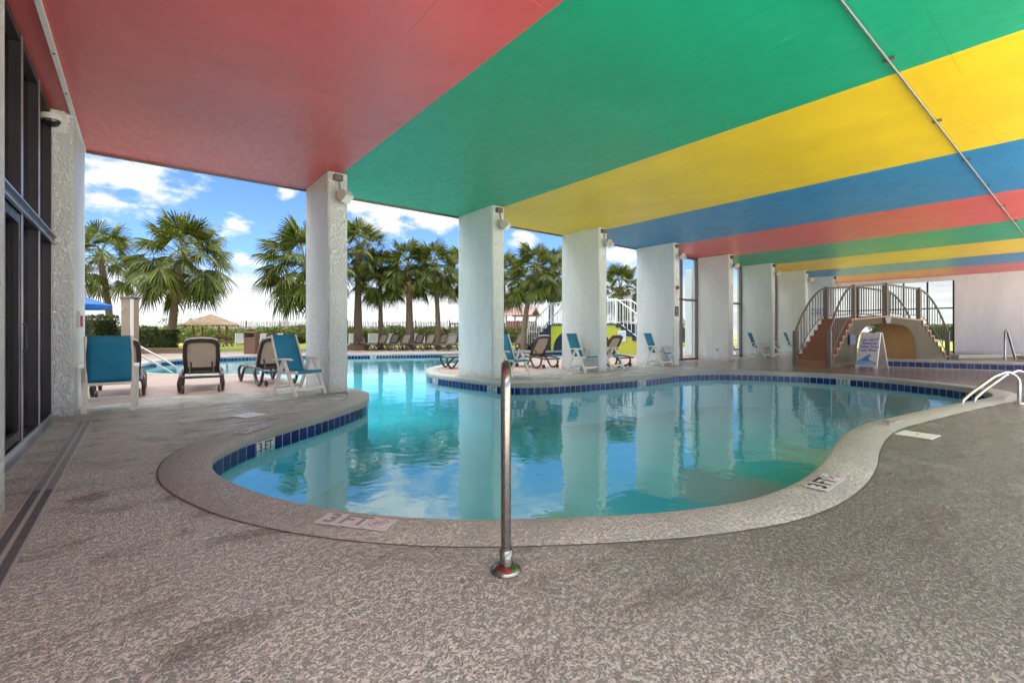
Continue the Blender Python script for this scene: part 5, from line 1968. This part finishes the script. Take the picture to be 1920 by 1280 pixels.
# ================================================================== garden pieces
c = D(395, 36)
t = thing('thatched_hut', 'small open hut with a dry thatched roof on the lawn', 'hut', (c.x, c.y, 0), -AZ + R(12))
t.scale = (0.78, 0.78, 1.0)
hx, hy = 1.12, 1.0
for sx_ in (-1, 1):
    for sy_ in (-1, 1):
        b = MB(); b.tube([(sx_ * hx, sy_ * hy, -0.05), (sx_ * hx, sy_ * hy, 1.75)], [0.10, 0.085], 10); b.build('post', M['postwood'], t)
b = MB()
rows = []
for k in range(7):
    f = k / 6
    row = []
    for j in range(25):
        a = 2 * math.pi * j / 24
        cx, sy_ = math.cos(a), math.sin(a)
        m_ = 1 / max(abs(cx), abs(sy_)) ** 0.75
        r = (2.15 * (1 - f) + 0.05) * m_
        row.append(Vector((cx * r, sy_ * r * 0.85, 1.62 + 0.82 * f ** 0.85 + random.uniform(-0.03, 0.03))))
    rows.append(row)
b.sheet(rows, smooth=False)
rf = b.build('roof', M['thatch'], t)
so = rf.modifiers.new('solid', 'SOLIDIFY'); so.thickness = 0.10
b = MB()
for k in range(900):
    a = random.uniform(0, 2 * math.pi); f = random.random() ** 1.6 * 0.95
    cx, sy_ = math.cos(a), math.sin(a)
    m_ = 1 / max(abs(cx), abs(sy_)) ** 0.75
    r = (2.15 * (1 - f) + 0.05) * m_
    p = Vector((cx * r, sy_ * r * 0.85, 1.64 + 0.82 * f ** 0.85))
    o_ = Vector((cx, sy_, 0))
    s_ = Vector((-sy_, cx, 0)) * 0.025
    e = p + o_ * random.uniform(0.15, 0.32) + Vector((0, 0, -random.uniform(0.1, 0.25)))
    b.add([p - s_, p + s_, e + s_ * 0.4, e - s_ * 0.4], [(0, 1, 2, 3)])
b.build('thatch_fringe', M['thatch'], rf, fixn=False)
t = thing('picnic_table', 'low dark picnic table with bench under the thatched hut', 'table', (c.x + 0.5, c.y - 1.0, 0), -AZ)
b = MB(); b.box((0, 0, 0.72), (1.5, 0.7, 0.05)); b.build('tabletop', M['bin'], t)
b = MB(); b.box((0, -0.62, 0.43), (1.5, 0.26, 0.045)); b.build('bench', M['bin'], t)
for x in (-0.55, 0.55):
    b = MB(); b.bar((x, -0.6, 0.0), (x, 0.2, 0.7), 0.06, 0.09); b.bar((x + 0.065, 0.6, 0.0), (x + 0.065, -0.2, 0.7), 0.06, 0.09); b.bar((x + 0.03, -0.7, 0.38), (x + 0.03, 0.1, 0.38), 0.05, 0.08); b.build('leg', M['bin'], t)

# shower tower
c = D(244, 23)
t = thing('shower_tower', 'tan lap sided outdoor shower tower with a small white shower head', 'shower', (c.x, c.y, 0), -AZ + R(-10))
b = MB(); b.box((0, 0, 1.37), (0.56, 0.42, 2.74))
for k in range(8):
    b.box((0, -0.002, 0.18 + k * 0.345), (0.575, 0.435, 0.012))
b.build('siding', M['towerwall'], t)
b = MB(); b.box((0, 0, 2.79), (0.66, 0.52, 0.10), None, 0, 0.01); b.build('cap', M['bronze_light'], t)
b = MB(); b.box((0.285, -0.15, 1.37), (0.035, 0.14, 2.735)); b.build('corner_board', M['white'], t)
b = MB(); b.tube([(-0.08, -0.21, 2.25), (-0.08, -0.30, 2.27), (-0.09, -0.36, 2.20)], 0.014, 8); b.tube([(-0.09, -0.36, 2.21), (-0.095, -0.39, 2.13)], [0.015, 0.05], 10); b.build('shower_head', M['white'], t)

# litter bin
c = G(472, 663)
t = thing('litter_bin', 'tall brown litter bin with an open hood across the pool', 'bin', (c.x, c.y, 0), -AZ + R(4))
b = MB(); b.box((0, 0, 0.42), (0.56, 0.50, 0.84), None, 0, 0.02); b.box((0, 0, 0.80), (0.60, 0.54, 0.06), None, 0, 0.015); b.build('body', M['bin'], t)
b = MB()
for sx_ in (-1, 1):
    b.box((sx_ * 0.265, 0, 0.95), (0.05, 0.50, 0.26))
b.box((0, 0, 1.10), (0.60, 0.54, 0.09), None, 0, 0.03)
b.build('hood', M['bin'], t)

# blue umbrella
c = D(112, 20)
t = thing('patio_umbrella', 'bright blue patio umbrella half hidden behind the left pier', 'umbrella', (c.x, c.y, 0))
b = MB(); b.tube([(0, 0, 0), (0, 0, 2.95)], 0.024, 8); b.build('pole', M['alu'], t)
b = MB()
rows = []
for k in range(5):
    f = k / 4
    rows.append([Vector((math.cos(2 * math.pi * j / 8) * 1.72 * f, math.sin(2 * math.pi * j / 8) * 1.72 * f, 2.92 - 0.62 * f ** 1.15)) for j in range(9)])
rows.append([p - Vector((0, 0, 0.18)) for p in rows[-1]])
b.sheet(rows[1:], smooth=False); b.add(rows[1][:8] + [Vector((0, 0, 2.94))], [(j, (j + 1) % 8, 8) for j in range(8)])
b.build('canopy', M['umbrella'], t, fixn=False)
b = MB()
for j in range(8):
    a = 2 * math.pi * j / 8
    b.tube([(0, 0, 2.2), (math.cos(a) * 0.9, math.sin(a) * 0.9, 2.60)], 0.008, 5)
b.build('ribs', M['alu'], t)
b = MB(); b.lathe([(0.28, 0), (0.28, 0.05), (0.06, 0.10), (0.04, 0.3)], (0, 0, 0), 18); b.build('base', M['bronze'], t)

# low brown wall left of the outdoor pool
t = thing('garden_wall', 'low brown garden wall with a flat cap behind the outdoor pool', 'wall', (0, 0, 0))
pa, pb = D(60, 22.5), D(352, 24.8)
b = MB(); b.bar(pa + Vector((0, 0, 0.11)), pb + Vector((0, 0, 0.11)), 0.30, 0.22); b.build('wall_body', M['lowwall'], t)
b = MB(); b.bar(pa + Vector((0, 0, 0.245)), pb + Vector((0, 0, 0.245)), 0.36, 0.05); b.build('cap', M['lowwall'], t)

# wooden lookout
c = D(978, 50)
t = thing('wooden_lookout', 'raised wooden lookout with a red brown roof and railings by the dunes', 'lookout', (c.x, c.y, 0), -AZ + R(-22))
hw = 1.25
for sx_ in (-1, 1):
    for sy_ in (-1, 1):
        b = MB(); b.box((sx_ * hw, sy_ * hw, 1.45), (0.14, 0.14, 2.95)); b.build('post', M['palewood'], t)
b = MB(); b.box((0, 0, 1.1), (2.7, 2.7, 0.16)); b.build('floor', M['palewood'], t)
b = MB()
for k in range(11):
    for y in (-hw, hw):
        b.box((-hw + 0.15 + k * 0.22, y, 1.72), (0.11, 0.03, 0.95))
    b.box((-hw, -hw + 0.15 + k * 0.22, 1.72), (0.03, 0.11, 0.95))
b.build('railing', M['redwood'], t)
b = MB()
for y in (-hw, hw):
    b.box((0, y, 2.2), (2.5, 0.06, 0.06))
b.box((-hw, 0, 2.2), (0.06, 2.5, 0.06))
b.build('top_rail', M['redwood'], t)
b = MB()
b.prism([(-1.65, -1.6, 2.85), (-1.65, 0, 3.75), (-1.65, 1.6, 2.85), (-1.65, 1.6, 2.78), (-1.65, 0, 3.67), (-1.65, -1.6, 2.78)], (3.3, 0, 0))
b.build('roof', M['shingle'], t)
b = MB()
for x in (-1.6, -0.8, 0, 0.8, 1.6):
    b.bar((x, -1.55, 2.78), (x, 0, 3.64), 0.06, 0.08); b.bar((x, 1.55, 2.78), (x, 0, 3.64), 0.06, 0.08)
b.build('rafters', M['palewood'], t)
b = MB()
for y in (-0.5, 0.5):
    b.bar((hw, y, 1.05), (hw + 1.9, y, 0.0), 0.06, 0.2)
for k in range(6):
    f = (k + 0.5) / 6
    b.box((hw + 1.9 * f, 0, 1.1 - 1.08 * f), (0.26, 0.95, 0.04))
b.build('stair', M['palewood'], t)
# boardwalk to the lookout
t = thing('boardwalk', 'long pale wooden boardwalk with rail beside the lookout', 'boardwalk', (c.x, c.y, 0), -AZ + R(4))
b = MB(); b.box((-4.6, 1.0, 1.0), (6.0, 1.5, 0.10)); b.box((8.2, 1.0, 1.0), (11.0, 1.5, 0.10)); b.build('deck_boards', M['palewood'], t)
b = MB()
for x0, x1 in ((-7.6, -1.7), (2.8, 13.6)):
    for z in (1.5, 1.95):
        b.box(((x0 + x1) / 2, 0.28, z), (x1 - x0, 0.05, 0.12))
    k = x0
    while k < x1:
        b.box((k, 0.25, 1.0), (0.10, 0.08, 2.0)); k += 1.1
b.build('side_rail', M['wood'], t)
# white outer pier seen through the narrow bay
mb = MB(); mb.box((0, 0, 2.0), (0.35, 0.35, 4.0), None, 0, 0.02)
o = mb.build('outer_post', M['wall'], None, (20.1, 11.9, 0))
tag(o, 'white square post outside the narrow window bay', 'post')
# lime bridge notice
t = thing('bridge_notice', 'small blue and white notice on the lime yellow stair bridge', 'sign', (19.27, 15.2, 0.92), R(90))
b = MB(); b.box((0, 0.0, 0), (0.50, 0.02, 0.55)); b.build('plate', M['white'], t)
b = MB()
for z in (0.16, 0.08, 0.0, -0.08, -0.16):
    b.box((0, 0.013, z), (0.36, 0.005, 0.04))
b.build('blue_rows', M['wave2'], t)
